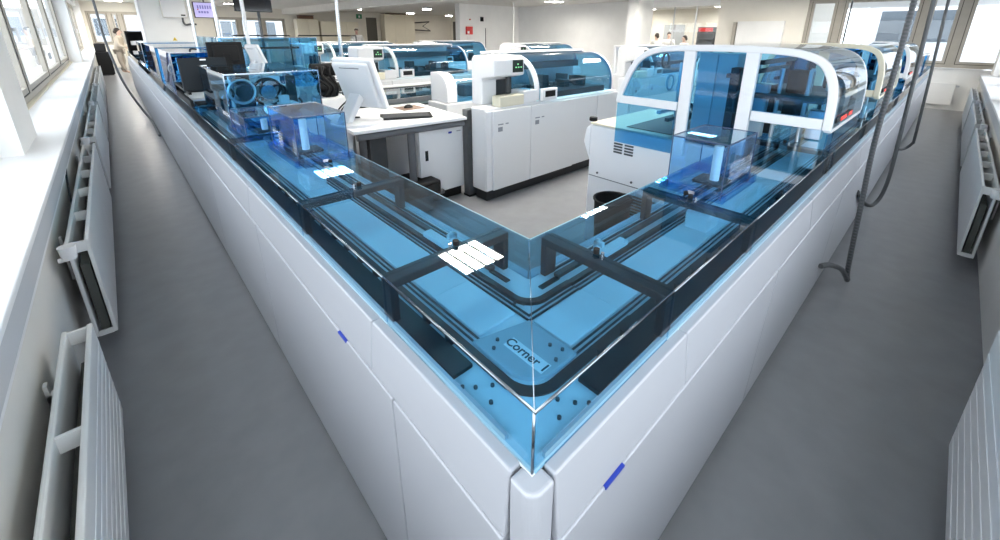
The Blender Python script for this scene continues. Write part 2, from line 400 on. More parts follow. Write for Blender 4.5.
# curved lanes
def lane(w, r_, s1, wid, z1, nm, mt, par, z0=DZ, straight=0):
    c = (w + r_, w - .04 + r_)
    p = [(w, s1)] + [(x, y) for x, y in arc(c[0], c[1], r_, 180, 270, 10)] + [(s1, w - .04)]
    return O(nm, MB().ribbon(p, wid, z0, z1), mt, par)
lane(.482, .075, CORN, .026, DZ + .004, 'tube_lane', 'track_black', ct)  # lane black also takes in the shadow below the plate's rounded edge
lane(.696, .06, CORN, .018, DZ + .012, 'inner_lane', 'track_black', ct)
for w in (.660, .675): O('guide_rail', MB().ribbon([(w, CORN), (w, w - .04), (CORN, w - .04)], .003, DZ, DZ + .006), 'track_dark', ct)
for sd in (SL, SR):
    for w in (.507, .521): O('guide_rail', MB().box(*sd.bx(w - .0015, w + .0015, .60, CORN, DZ, DZ + .006)), 'track_dark', ct)
    O('cover_plate', MB().box(*sd.bx(.53, .652, .665, CORN, DZ, DZ + .008)), 'deck', ct, .002)
    O('side_trough', MB().box(*sd.bx(.402, .456, .60, CORN, DZ, DZ + .01)), 'track_black', ct)
    O('drip_rail', MB().box(*sd.bx(GO + .004, GO + .012, .42, CORN, DZ, DZ + .012)), 'deck_grey', ct)
    O('side_slot', MB().box(*sd.bx(.735, .752, .79, CORN, DZ, DZ + .004)), 'track_black', ct)
    dupbolts(ct, sd, [(.425, .50), (.425, .55), (.455, .53), (.405, .57)], DZ)
    for s in (.70, .80): O('guide_roller', MB().cyl(sd.pt(.465, s, DZ), .012, .02, 12), 'track_black', ct)
# corner plate carrying the sticker
cp = [(.500, .655)] + [(x, y) for x, y in arc(.575, .535, .075, 180, 270, 10)] + [(.655, .460), (.655, .615)]
O('corner_plate', MB().prism(list(cp), DZ, DZ + .012, 'z'), 'deck_grey', ct, .002)
dupbolts(ct, SL, [(.52, .60), (.545, .615)], DZ + .012); dupbolts(ct, SR, [(.52, .60), (.53, .635), (.56, .625)], DZ + .012)
dupbolts(ct, SL, [(.70, .68), (.685, .70)], DZ)
st = B('sticker', 'paper', ct, .546, .580, .473, .595, DZ + .012, DZ + .0128)
fc = bpy.data.curves.new('lettering', 'FONT'); fc.body = 'Corner 1'; fc.size = .034; fc.align_x = 'CENTER'; fc.align_y = 'CENTER'; fc.extrude = .0002; fc.offset = .0007
fo = bpy.data.objects.new('lettering', fc); COL.objects.link(fo)
dg = bpy.context.evaluated_depsgraph_get(); me = bpy.data.meshes.new_from_object(fo.evaluated_get(dg)); bpy.data.objects.remove(fo)
me.materials.clear(); me.materials.append(MATS['ink'])
lo = bpy.data.objects.new('lettering', me); COL.objects.link(lo); lo.parent = st
lo.matrix_local = Matrix(((0, 1, 0, .563 - .5), (-1, 0, 0, .534 - .5), (0, 0, 1, DZ + .0132), (0, 0, 0, 1)))
# glass of the corner
g = .005
O('glass_top', MB().prism([(GO, GO - .04), (CORN, GO - .04), (CORN, GI - .04), (GI, GI - .04), (GI, CORN), (GO, CORN)], GT - g, GT, 'z'), 'glass_blue', ct)
for sd in (SL, SR):
    k = 0 if sd is SL else .04
    O('glass_front', MB().box(*sd.bx(GO, GO + g, GO - .04 + k + (0 if sd is SL else g), CORN, GB, GT - g)), 'glass_blue', ct)
    O('glass_inner', MB().box(*sd.bx(GI - g, GI, GI - .04 + k, CORN, DZ, GT - g)), 'glass_blue', ct)
    O('edge_trim', MB().tube([sd.pt(GO + .002, GO + (k - .04 if sd is SL else 0), GT - .002), sd.pt(GO + .002, CORN, GT - .002)], .003, 8), 'edge_steel', ct, smooth=True)
    O('inner_edge_trim', MB().box(*sd.bx(GI - .001, GI + .001, GI - .04 + k, CORN, GT - .001, GT + .001)), 'edge_pale', ct)
O('corner_seam', MB().tube([(GO + .002, GO - .038, GB), (GO + .002, GO - .038, GT)], .0028, 8), 'edge_steel', ct, smooth=True)
O('corner_seam', MB().tube([(GI - .002, GI - .042, DZ), (GI - .002, GI - .042, GT)], .002, 8), 'edge_steel', ct, smooth=True)
O('glass_seam', MB().tube([(GO + .002, GO - .038, GT), (GI - .002, GI - .042, GT)], .0010, 6), 'edge_steel', ct, smooth=True)

def bracket(t, sd, s, handle=True):
    """black portal under the glass carrying the joint of two covers"""
    w0, w1, d = GO + .006, GI - .006, .05
    b = O('cover_bracket', MB().box(*sd.bx(w0, w1, s - d / 2, s + d / 2, GT - .030, GT - .006)).box(*sd.bx(w0, w0 + .022, s - d / 2, s + d / 2, DZ, GT - .03))
          .box(*sd.bx(w1 - .022, w1, s - d / 2, s + d / 2, DZ, GT - .03)), 'track_black', t, .003)
    if handle:
        kn = O('latch', MB().cyl(sd.pt(.62, s + .012, GT), .009, .014, 12), 'black', b); O('latch_pin', MB().cyl(sd.pt(.60, s + .012, GT), .005, .01, 10), 'chrome', b)
    return b
# long tracks
def track(sd, label, end, doors, fasc, covers, brackets):
    t = T('conveyor_track', label, 'conveyor', sd.pt(.6, CORN, 0)); bot = .03 if sd is SL else .08
    O('body', MB().box(*sd.bx(FACE + .03, BI, CORN, end, .06, .915)), 'panel', t)
    O('toe_kick', MB().box(*sd.bx(FACE + .045, BI - .03, .45, end - .02, 0, .06)), 'track_black', t)
    for a0, a1 in zip(doors, doors[1:]):
        O('door_panel', sd.prism([(.344, .766), (.352 if sd is SL else .366, bot), (.392, bot), (.392, .766)], a0 + .0022, a1 - .0022), 'panel', t, .005, seg=3)
    for a0, a1 in zip(fasc, fasc[1:]):
        O('fascia_panel', sd.prism(FASC, a0 + .002, a1 - .002), 'panel', t, .005, seg=3)
    O('deck_plate', MB().box(*sd.bx(GO, BI, CORN, end, .915, DZ)), 'deck', t)
    O('cover_plate', MB().box(*sd.bx(.53, .652, CORN, end, DZ, DZ + .008)), 'deck', t)
    for w, wd, h, nm, mt in [(.429, .054, .01, 'side_trough', 'track_black'), (.482, .026, .004, 'tube_lane', 'track_black'), (.507, .003, .006, 'guide_rail', 'track_dark'),
                         (.521, .003, .006, 'guide_rail', 'track_dark'), (.66, .003, .006, 'guide_rail', 'track_dark'), (.675, .003, .006, 'guide_rail', 'track_dark'),
                         (.696, .018, .012, 'inner_lane', 'track_black'), (.75, .02, .012, 'inner_lane', 'track_black'), (GO + .008, .008, .012, 'drip_rail', 'deck_grey'), (.782, .006, .006, 'guide_rail', 'track_dark')]:
        O(nm, MB().box(*sd.bx(w - wd / 2, w + wd / 2, CORN, end, DZ, DZ + h)), mt, t)
    for a0, a1 in zip(covers, covers[1:]):
        gl = O('glass_top', MB().box(*sd.bx(GO, GI, a0 + .001, a1 - .001, GT - g, GT)), 'glass_blue', t)
        O('glass_front', MB().box(*sd.bx(GO, GO + g, a0 + .001, a1 - .001, GB, GT - g)), 'glass_blue', gl)
        O('glass_inner', MB().box(*sd.bx(GI - g, GI, a0 + .001, a1 - .001, DZ, GT - g)), 'glass_blue', gl)
        O('edge_trim', MB().tube([sd.pt(GO + .002, a0 + .003, GT - .002), sd.pt(GO + .002, a1 - .003, GT - .002)], .003, 8), 'edge_steel', gl, smooth=True)
        O('inner_edge_trim', MB().box(*sd.bx(GI - .001, GI + .001, a0 + .002, a1 - .002, GT - .001, GT + .001)), 'edge_pale', gl)
    for s in brackets: bracket(t, sd, s, s < 3.5)
    return t
fr_ = lambda a, d, e: [a + d * i for i in range(int((e - a) / d) + 1)] + [e]
LE, RE = 16.5, 12.6
tL = track(SL, 'left conveyor track with white doors running along the left corridor', LE, [.376, .79] + fr_(2.13, 1.34, LE), [.908, 2.25] + fr_(3.6, 1.34, LE), [CORN, 1.52] + fr_(2.75, 1.34, LE), [CORN, 1.52, 2.75] + fr_(4.09, 1.34, LE - 1.4))
tR = track(SR, 'right conveyor track with white doors running along the right corridor', RE, [.416, 1.75] + fr_(3.09, 1.34, RE), [.93, 2.25] + fr_(3.6, 1.34, RE), [CORN, 1.47] + fr_(2.70, 1.34, RE), [CORN, 1.47, 2.70] + fr_(4.04, 1.34, RE - 1.4))
O('status_mark', MB().box(*SL.bx(.3415, .350, 1.07, 1.13, .760, .766)), 'blue_mark', tL); O('status_mark', MB().box(*SR.bx(.3415, .350, .56, .63, .760, .766)), 'blue_mark', tR)
for sd, t in ((SL, tL), (SR, tR)):
    for k in range(12): O('guide_roller', MB().cyl(sd.pt(.465, CORN + .11 + .11 * k, DZ), .011, .02, 10), 'track_black', t)
    # tube diverter lever beside the inner lane
    O('diverter', MB().box(*sd.bx(.70, .735, 1.02, 1.20, DZ + .01, DZ + .03)).box(*sd.bx(.71, .725, 1.02, 1.045, DZ + .03, DZ + .085)).box(*sd.bx(.69, .725, 1.02, 1.035, DZ + .07, DZ + .085)), 'deck', t, .003)
    O('lane_motor', MB().box(*sd.bx(.55, .64, 1.50 if sd is SR else 1.95, 1.62 if sd is SR else 2.1, DZ, DZ + .075)), 'deck', t, .012)

# acrylic boxes standing on the tracks
def acrylic_box(sd, w0, w1, s0, s1, z1, label, gl='glass_acrylic'):
    t = T('acrylic_cover', label, 'cover', sd.pt((w0 + w1) / 2, (s0 + s1) / 2, GT))
    th = .005
    O('base_flange', MB().box(*sd.bx(w0 - .02, w1 + .02, s0 - .03, s0 - .002, GT + .001, GT + .036)).box(*sd.bx(w0 - .02, w1 + .02, s1 + .002, s1 + .03, GT + .001, GT + .036))
      .box(*sd.bx(w0 - .02, w0 - .002, s0 - .002, s1 + .002, GT + .001, GT + .036)).box(*sd.bx(w1 + .002, w1 + .02, s0 - .002, s1 + .002, GT + .001, GT + .036)), 'glass_flange', t, .002)
    O('cover_pane', MB().box(*sd.bx(w0, w1, s0, s0 + th, GT + .001, z1)), gl, t); O('cover_pane', MB().box(*sd.bx(w0, w1, s1 - th, s1, GT + .001, z1)), gl, t)
    O('cover_pane', MB().box(*sd.bx(w0, w0 + th, s0 + th, s1 - th, GT + .001, z1)), gl, t); O('cover_pane', MB().box(*sd.bx(w1 - th, w1, s0 + th, s1 - th, GT + .001, z1)), gl, t)
    O('cover_lid', MB().box(*sd.bx(w0, w1, s0, s1, z1, z1 + th)), 'glass_smoke', t)
    for w in (w0, w1):
        for s in (s0, s1): O('box_edge', MB().box(*sd.bx(w - .0015, w + .0015, s - .0015, s + .0015, GT + .001, z1 + .004)), 'edge_blue', t)
    for w in (w0, w1): O('lid_edge', MB().box(*sd.bx(w - .002, w + .002, s0, s1, z1 + .001, z1 + .006)), 'edge_blue', t)
    for s in (s0, s1): O('lid_edge', MB().box(*sd.bx(w0, w1, s - .002, s + .002, z1 + .001, z1 + .006)), 'edge_blue', t)
    O('scanner_post', MB().cyl(sd.pt((w0 + w1) / 2 - .01, (s0 + s1) / 2 + .03, GT + .002), .018, z1 - GT - .05, 12), 'deck', t, smooth='auto')
    O('scanner_foot', MB().box(*sd.bx((w0 + w1) / 2 - .06, (w0 + w1) / 2 + .06, (s0 + s1) / 2 - .02, (s0 + s1) / 2 + .09, GT + .002, GT + .016)), 'track_dark', t, .003)
    l = O('latch', MB().cyl(sd.pt((w0 + w1) / 2 + .01, s0 - .034, GT + .004), .009, .012, 10), 'black', t); O('latch_plate', MB().box(*sd.bx((w0 + w1) / 2 - .02, (w0 + w1) / 2 + .004, s0 - .033, s0 - .030, GT + .01, GT + .022)), 'steel', l)
    return t
acrylic_box(SL, .525, .752, 1.94, 2.34, 1.282, 'clear blue acrylic box on the left track beside the desk')
acrylic_box(SR, .532, .738, 1.53, 1.83, 1.272, 'clear blue acrylic box on the right track before the white framed module')

acrylic_box(SL, .46, .755, 2.60, 2.95, 1.19, 'low clear acrylic box on the left track against the nearest glazed module')

# ------------------------------------------------------------------ glazed modules on the left track
def gear(t, x0, x1, y0, y1, z0, z1, n, seed, mats=('track_dark', 'deck', 'steel', 'deck_grey', 'track_black')):
    """the robot parts seen inside a module: blocks, rails, reels and posts"""
    rnd = random.Random(seed)
    for i in range(n):
        k = rnd.random(); x = rnd.uniform(x0, x1); y = rnd.uniform(y0, y1); z = rnd.uniform(z0, z1); mt = rnd.choice(mats)
        if k < .35:
            w, d, h = rnd.uniform(.03, .12), rnd.uniform(.03, .12), rnd.uniform(.03, .14)
            x = min(x, x1 - w); y = min(y, y1 - d); z = min(z, z1 - h)
            O('actuator_block', MB().box(x, x + w, y, y + d, z0, z + h), mt, t, .004)
        elif k < .6:
            ring = MB(); c = Vector((x, y, max(z, z0 + .07))); rr = rnd.uniform(.035, .065)
            ring.tube([c + Vector((rr * math.cos(q * PI / 8), 0, rr * math.sin(q * PI / 8))) for q in range(17)], .008, 6, False); O('cable_chain', ring, mt, t, smooth=True)
        elif k < .8:
            O('guide_post', MB().cyl((x, y, z0), .011, z1 - z0 - .03, 10), 'steel', t, smooth='auto')
        else:
            O('gantry_rail', MB().box(x0, x1, y, y + .03, z, z + .025), mt, t, .003)
def glazed_module(x0, x1, y0, y1, z1, label, seed, n=16, gl='glass_deep', z0=GT + .002, frame='steel', base=False, gm_=('track_dark', 'deck', 'steel', 'deck_grey', 'track_black')):
    t = T('glazed_module', label, 'machine module', ((x0 + x1) / 2, (y0 + y1) / 2, z0)); th = .006
    if base: B('cabinet', 'white', t, BI + .01, x1, y0, y1, .06, z0 - .005, bevel=.006)
    for a in [(x0, x1, y0, y0 + th), (x0, x1, y1 - th, y1), (x0, x0 + th, y0 + th, y1 - th), (x1 - th, x1, y0 + th, y1 - th)]: B('cover_pane', gl, t, *a, z0, z1)
    B('cover_lid', 'glass_smoke', t, x0, x1, y0, y1, z1, z1 + th)
    e = .0035
    for x in (x0, x1):
        B('corner_edge', frame, t, x - e, x + e, y0 - e, y0 + e, z0, z1)
    B('top_edge', frame, t, x0 - e, x1 + e, y0 - e, y0 + e, z1, z1 + .008); B('top_edge', frame, t, x0 - e, x0 + e, y0, y1, z1, z1 + .008)
    gear(t, x0 + .05, x1 - .05, y0 + .08, y1 - .08, z0 + .002, z1 - .04, n, seed, gm_)
    return t
gm = glazed_module(.47, 1.02, 3.02, 3.95, 1.39, 'nearest blue glazed module on the left track, full of round reels', 3, 26, gl='glass_blue', base=True, frame='edge_steel', gm_=('track_dark', 'white', 'chrome', 'deck', 'track_black', 'steel'))  # white and chrome parts stand in for bright highlights on the gear
for (x, y, z, rr, mt) in ((.58, 3.16, 1.27, .075, 'steel'), (.74, 3.20, 1.25, .09, 'track_black'), (.90, 3.3, 1.22, .06, 'deck')):
    O('reel', MB().tube([(x + rr * math.cos(q * PI / 12), y, z + rr * math.sin(q * PI / 12)) for q in range(25)], .009, 8, False), mt, gm, smooth=True)
    O('reel_hub', MB().cyl((x, y - .02, z), rr * .55, .04, 16, 'y'), 'chrome' if mt == 'track_black' else 'track_dark', gm, smooth='auto')
B('tray', 'deck', gm, .62, 1.0, 3.1, 3.6, GT + .004, GT + .02)
for k in range(3): B('tray_rail', 'white', gm, .70 + .08 * k, .73 + .08 * k, 3.08, 3.8, GT + .1, GT + .115)
glazed_module(.78, 1.70, 4.95, 6.2, 1.58, 'tall blue glazed module behind the dark monitor on the left track', 5, 10, gl='glass_blue', base=True, frame='edge_steel')
for k, (y0, y1, lb) in enumerate([(5.1, 6.3, 'blue glazed module with steel edges just behind the large dark monitor'), (6.8, 8.6, 'middle blue glazed module with steel edges on the left track'), (9.4, 10.9, 'farthest blue glazed module on the left track beside the white column')]):
    glazed_module(.41, .76 if k == 0 else 1.15, y0, y1, 1.44, lb, 20 + k, 18, gl='glass_deep')
lm = T('glazed_module', 'low blue module with black frame beside the large dark monitor', 'machine module', (.55, 4.5, GT))
O('black_frame', MB().box(.39, .41, 4.1, 5.0, GT + .002, GT + .05).box(.39, .78, 4.98, 5.0, GT + .002, GT + .12).box(.39, .41, 4.98, 5.0, GT + .05, GT + .12).box(.39, .41, 4.1, 4.98, GT + .1, GT + .12), 'black', lm)
B('tray', 'deck', lm, .44, .76, 4.5, 4.95, GT + .002, GT + .02)

# ------------------------------------------------------------------ monitors
def monitor(loc, rotz, w, h, label, body='black', face='black_gloss', tilt=12, stand='column', zc=None, th=.05, back=True):
    """screen centre at loc; the screen faces local -y, turned by rotz"""
    t = T('computer_monitor', label, 'monitor', (0, 0, 0)); R = Matrix.Rotation(math.radians(tilt), 4, 'X')
    def at(mb): return mb.xf(Matrix.Translation((0, 0, h / 2 + .10)) @ R)
    O('housing', at(MB().box(-w / 2, w / 2, 0, th * .5, -h / 2, h / 2)), body, t, .008)
    if back: O('rear_bulge', at(MB().box(-w * .36, w * .36, th * .5, th, -h * .36, h * .34)), body, t, .01)
    O('screen', at(MB().box(-w / 2 + .018, w / 2 - .018, -.002, .001, -h / 2 + .02, h / 2 - .018)), face, t)
    O('stand_arm', MB().box(-.03, .03, th * .6, th * .6 + .03, .01, h / 2 + .10), body, t, .006)
    O('stand_base', MB().box(-.11, .11, -.03, .15, 0, .014), body, t, .006)
    t.location = loc; t.rotation_euler = (0, 0, rotz); t['_o'] = (0, 0, 0); return t
monitor((.545, 4.30, GT + .002), PI, .33, .27, 'large black monitor seen from behind on the left track', body='slate', tilt=8, back=False)
B('monitor_logo', 'steel', bpy.data.objects['computer_monitor'], -.02, .02, .044, .048, .35, .36)
monitor((.81, 4.84, 1.235), PI, .29, .21, 'smaller black monitor just before the tall glazed module', tilt=4)
B('shelf_arm', 'steel', bpy.data.objects['computer_monitor.001'], -.02, .02, .0, .04, GT - 1.235 + .003, 0)

def white_terminal(loc, rotz, label, s=1.0):
    """white touch terminal leaning back on a thick foot and round base, seen from behind"""
    t = T('touch_terminal', label, 'monitor', (0, 0, 0)); R = Matrix.Rotation(math.radians(-20), 4, 'X')
    def at(mb): return mb.xf(Matrix.Translation((0, .02 * s, .31 * s)) @ R)
    w, h = .40 * s, .42 * s
    O('housing', at(MB().box(-w / 2, w / 2, -.02 * s, .03 * s, -h / 2, h / 2)), 'white', t, .016 * s, seg=3)
    O('rear_shell', at(MB().box(-w * .44, w * .44, .03 * s, .065 * s, -h * .42, h * .45)), 'white', t, .02 * s, seg=3)
    O('screen', at(MB().box(-w / 2 + .02 * s, w / 2 - .02 * s, -.022 * s, -.019 * s, -h / 2 + .03 * s, h / 2 - .02 * s)), 'screen', t)
    O('vent_slot', at(MB().box(-.10 * s, .10 * s, .064 * s, .067 * s, h * .36, h * .375)), 'grey_plastic', t)
    ft = MB().prism([(.10 * s, .24 * s), (.26 * s, .03 * s), (.20 * s, .025 * s), (.06 * s, .19 * s)], -.055 * s, .055 * s, 'x')
    O('foot_strut', ft, 'white', t, .01 * s)
    O('round_base', MB().cyl((0, .10 * s, 0), .20 * s, .022 * s, 28), 'white', t, .008, smooth='auto')
    for k in range(3):
        O('cable', MB().tube(spline([(.03 * k * s, .09 * s, .2 * s), (.06 * s + .03 * k * s, .17 * s, .10 * s), (.1 * s, .10 * s, .04 * s), (.05 * s, .02 * s, .03 * s)], 6), .006 * s, 6), 'black' if k else 'grey_plastic', t, smooth=True)
    t.location = loc; t.rotation_euler = (0, 0, rotz); return t


# black gripper unit between the nearest glazed module and the desk
gk = T('gripper_unit', 'black cable covered gripper unit left of the white terminal', 'machine part', (1.26, 4.6, 0))
B('stand', 'white', gk, 1.10, 1.42, 4.45, 4.75, 0, .98, bevel=.01)
B('motor_block', 'black', gk, 1.16, 1.30, 4.50, 4.68, .981, 1.20, bevel=.02); B('motor_block', 'black', gk, 1.20, 1.38, 4.52, 4.66, 1.20, 1.33, bevel=.03)
O('drive_drum', MB().cyl((1.08, 4.58, 1.27), .06, .3, 16, 'x'), 'black', gk, smooth='auto'); O('drive_drum', MB().cyl((1.12, 4.54, 1.08), .05, .28, 16, 'x'), 'black', gk, smooth='auto')
for k in range(4): O('cable', MB().tube(spline([(1.12 + .06 * k, 4.5, 1.30), (1.05 + .08 * k, 4.42, 1.22), (1.18 + .05 * k, 4.42, 1.10), (1.14 + .07 * k, 4.48, 1.0)], 6), .013, 8), 'black', gk, smooth=True)
gk.location.x += .40

# ------------------------------------------------------------------ desk group
DT = .865
def rotz_about(o, p, ang): pass
desk = T('lab_desk', 'white topped desk with dark grey tubular legs beside the left track', 'desk', (1.90, 3.7, 0))
DR = Matrix.Translation((1.90, 3.7, 0)) @ Matrix.Rotation(math.radians(-5), 4, 'Z') @ Matrix.Translation((-1.90, -3.7, 0))
O('desk_top', MB().box(1.36, 2.46, 3.22, 4.28, DT - .028, DT).xf(DR), 'white', desk, .004)
O('front_rail', MB().tube([(1.40, 3.26, DT - .065), (2.44, 3.26, DT - .065)], .03, 12).xf(DR), 'grey_plastic', desk, smooth='auto')
for x, y in ((1.56, 3.62), (1.90, 3.30)): O('leg', MB().tube([(x, y, .05), (x, y, DT - .05)], .036, 14).xf(DR), 'grey_plastic', desk, smooth='auto')
O('foot_bar', MB().box(1.86, 2.2, 3.24, 3.30, .12, .16).xf(DR), 'grey_plastic', desk, .012)
O('side_panel', MB().box(1.40, 1.43, 3.5, 4.25, .1, DT - .03).xf(DR), 'white', desk)
O('support_column', MB().box(1.62, 1.78, 3.60, 3.68, .05, DT - .03).xf(DR), 'dark_metal', desk)
cb = T('base_cabinet', 'white cabinet with dark handle slot under the right of the desk', 'cabinet', (2.2, 3.6, 0))
B('plinth', 'black', cb, 1.97, 2.46, 3.36, 4.2, 0, .10); B('body', 'white', cb, 1.95, 2.48, 3.34, 4.25, .10, DT - .035, bevel=.005)
dr = B('door', 'white', cb, 1.955, 2.475, 3.318, 3.339, .105, DT - .05, bevel=.004)
B('handle_slot', 'black', dr, 2.015, 2.045, 3.312, 3.319, .46, .56); B('badge', 'ink_grey', dr, 2.39, 2.44, 3.315, 3.3185, .70, .708); B('badge', 'blue_mark', dr, 2.29, 2.33, 3.316, 3.3185, .69, .71)
pc = T('computer_case', 'black desktop computer case on its side under the desk', 'computer', (1.95, 3.25, .17))
B('case_body', 'black', pc, 1.66, 2.08, 3.16, 3.56, .16, .30, bevel=.018); B('front_plate', 'black_gloss', pc, 1.68, 2.06, 3.152, 3.162, .18, .28)
B('shelf_bracket', 'grey_plastic', pc, 1.70, 2.0, 3.2, 3.5, .0, .158)
white_terminal((1.60, 3.62, DT + .001), math.radians(112), 'white touch terminal leaning on the desk, seen from behind', 1.12)
kb = T('keyboard', 'black keyboard lying on the white desk', 'keyboard', (0, 0, 0))
O('key_tray', MB().prism([(-.09, .004), (.09, .004), (.09, .03), (-.09, .014)], -.24, .24, 'x'), 'black', kb, .003)
for r_ in range(5): O('key_row', MB().box(-.21, .21, -.07 + r_ * .03, -.046 + r_ * .03, .015 + r_ * .0022, .022 + r_ * .0022), 'track_dark', kb, .002)
kb.location = (1.96, 3.53, DT); kb.rotation_euler = (0, 0, math.radians(-24))
mo = T('computer_mouse', 'black computer mouse on the brown mat', 'mouse', (2.24, 3.98, DT + .004))
O('mouse_shell', MB().ball((2.24, 3.98, DT + .004), (.052, .035, .036), 16), 'black', mo, smooth=True); B('scroll_wheel', 'grey_plastic', mo, 2.20, 2.22, 3.975, 3.985, DT + .02, DT + .034)
tag(O('mouse_mat', MB().box(2.12, 2.38, 3.86, 4.10, DT + .0005, DT + .004), 'wood'), 'brown mouse mat on the white desk under the mouse', 'mouse mat')
# low dark glazed unit behind the desk
dk = T('glazed_unit', 'dark glass topped unit with black corner post behind the desk', 'machine module', (2.9, 4.6, 0))
B('glass_lid', 'glass_smoke', dk, 1.95, 3.5, 4.38, 5.35, .888, .90); B('worktop', 'track_dark', dk, 1.95, 3.5, 4.38, 5.35, .80, .82)
O('frame', MB().box(1.93, 3.52, 4.36, 4.39, .86, .91).box(1.93, 3.52, 5.34, 5.37, .86, .91).box(1.93, 1.96, 4.39, 5.34, .86, .91), 'grey_plastic', dk)
O('back_strip', MB().box(1.9, 3.55, 5.38, 5.55, .88, .92), 'white', dk); B('cabinet', 'white', dk, 2.0, 3.45, 4.42, 5.3, .08, .80); B('corner_post', 'track_black', dk, 1.88, 1.93, 4.36, 4.42, 0, .90)
post_ = T('service_post', 'dark grey upright post between the desk cabinet and the analyser', 'post', (2.52, 3.26, 0))
B('upright', 'dark_metal', post_, 2.455, 2.56, 3.215, 3.30, .02, .92, bevel=.004); B('foot', 'black', post_, 2.455, 2.56, 3.21, 3.31, 0, .02)

# ------------------------------------------------------------------ analysers
def analyser(loc, label, group='hooded analysers in the middle of the room'):
    t = T('analyser', label, 'analyser', (0, 0, 0), group)
    O('plinth', MB().prism([(.03, .04), (2.2, .04), (2.2, .66), (.5, .66), (.5, .21), (.03, .21)], 0, .11, 'z'), 'track_black', t)
    O('body', MB().prism([(0, .02), (2.25, .02), (2.25, .7), (.5, .7), (.5, .23), (0, .23)], .11, .955, 'z'), 'white', t, .012)
    for k, (x0, x1, y) in enumerate([(.0, .07, .0), (.075, .60, -.02), (.605, 1.34, -.02), (1.345, 1.80, -.004), (1.805, 2.25, -.004)]):
        d = B('door', 'white', t, x0, x1, y, .02, .115, .93, bevel=.006)
        if k in (1, 2):
            B('printed_mark', 'ink_grey', d, x0 + .06, x0 + .13, y - .001, y, .785, .797); B('printed_mark', 'ink_grey', d, x0 + .16, x0 + .20, y - .001, y, .785, .797)
            B('printed_mark', 'ink_grey', d, x0 + .06, x0 + .12, y - .001, y, .72, .765)
    tw = O('tower', MB().prism([(.20, .955), (.36, .955), (.36, 1.40), (.33, 1.44), (.04, 1.44), (.01, 1.41), (.01, 1.25), (.20, 1.21)], .11, .52, 'x'), 'white', t, .02, seg=3)
    B('display', 'screen', t, .35, .49, .0, .009, 1.28, 1.40, bevel=.004)
    for k, (x, z) in enumerate(((.36, 1.335), (.395, 1.335), (.43, 1.335), (.385, 1.365))): B('display_icon', 'screen_green', t, x + .02, x + .04, -.002, .0005, z - .012, z)
    O('nozzle', MB().cyl((.38, .10, 1.07), .03, .16, 14), 'track_dark', t, smooth='auto'); B('recess_panel', 'track_dark', t, .30, .5, .192, .199, 1.0, 1.2)
    B('sample_tray', 'cream', t, .17, .50, -.01, .11, .956, 1.06, bevel=.008)
    B('front_step', 'white', t, .50, .70, .0, .2, .955, 1.09, bevel=.012)
    # hood: curved sheet from the back top to the front bottom
    prof = [(.62, 1.425)] + arc(.36, 1.06, .36, 80, 180, 14) + [(0.0, .97)]
    prof = [(.64, 1.43), (.50, 1.428)] + arc(.36, 1.07, .355, 78, 180, 14) + [(.005, .975)]
    O('hood_glass', MB().strip(prof, .006, .74, 2.10, 'x'), 'glass_blue', t, smooth='auto')
    for x0, x1 in ((.70, .745), (2.095, 2.125)): O('hood_rim', MB().strip(prof, .035, x0, x1, 'x'), 'white', t, smooth='auto')
    side = prof + [(.64, .975)]
    O('hood_side', MB().prism(side, 2.085, 2.092, 'x'), 'glass_blue', t); O('hood_side', MB().prism(side, .60, .606, 'x'), 'glass_blue', t)
    O('hood_top', MB().box(.5, 2.13, .50, .70, 1.43, 1.455), 'white', t, .01); B('hood_back', 'white', t, .50, 2.12, .65, .69, .955, 1.43)
    hs = B('lock_box', 'white', t, .76, 1.0, -.03, .03, .965, 1.09, bevel=.008); B('lock_window', 'black', hs, .80, .96, -.034, -.029, 1.0, 1.065)
    O('machine_deck', MB().box(.62, 2.08, .1, .64, .956, 1.02), 'track_dark', t)
    rnd = random.Random(4)
    for k in range(9):
        x = .8 + k * .14; w = rnd.uniform(.05, .11); h = rnd.uniform(.06, .2); y = rnd.uniform(.2, .5)
        B('reagent_block', rnd.choice(['track_dark', 'grey_plastic', 'dark_metal', 'deck_grey']), t, x, x + w, y, y + .15, 1.02, 1.02 + h)
    B('gantry_rail', 'grey_plastic', t, .62, 2.08, .54, .60, 1.24, 1.32)
    t.location = loc; return t
A1 = analyser((2.49, 2.97, 0), 'nearest white analyser with a curved blue hood, two badged doors and green display')
dup(A1, (2.50, 5.98, 0), None, 'second white hooded analyser, standing behind the dark glass topped unit')
dup(A1, (2.45, 8.30, 0), None, 'third white hooded analyser, seen just left of the corrugated hose')
dup(A1, (5.15, 8.6, 0), None, 'hooded analyser farthest back, its blue top showing below the far cabinets')
dup(A1, (6.1, 3.6, 0), None, 'hooded analyser to the right, behind the white framed module')
dup(A1, (5.4, 5.8, 0), None, 'hooded analyser standing in front of the large white wall')
# small hood between desk and analyser
sm = T('sample_module', 'small white module with a rounded pale blue hood left of the nearest analyser', 'machine module', (2.95, 4.0, 0))
B('body', 'white', sm, 2.70, 3.62, 3.92, 4.32, .0, .86, bevel=.01)
hp = [(4.30, 1.20), (4.16, 1.20)] + arc(4.16, 1.0, .20, 90, 180, 8) + [(3.96, .865)]
O('hood', MB().strip(hp, .006, 2.88, 3.62, 'x'), 'glass_blue', sm, smooth='auto'); O('hood_side', MB().prism(hp + [(4.30, .865)], 2.74, 2.88, 'x'), 'white', sm, .006)
B('hood_label', 'paper', sm, 3.36, 3.48, 3.952, 3.958, .96, 1.0); B('inner_tray', 'deck_grey', sm, 2.9, 3.6, 4.0, 4.28, .862, .90)
B('round_reel', 'grey_plastic', sm, 3.05, 3.3, 4.05, 4.2, .9, 1.05, bevel=.02)

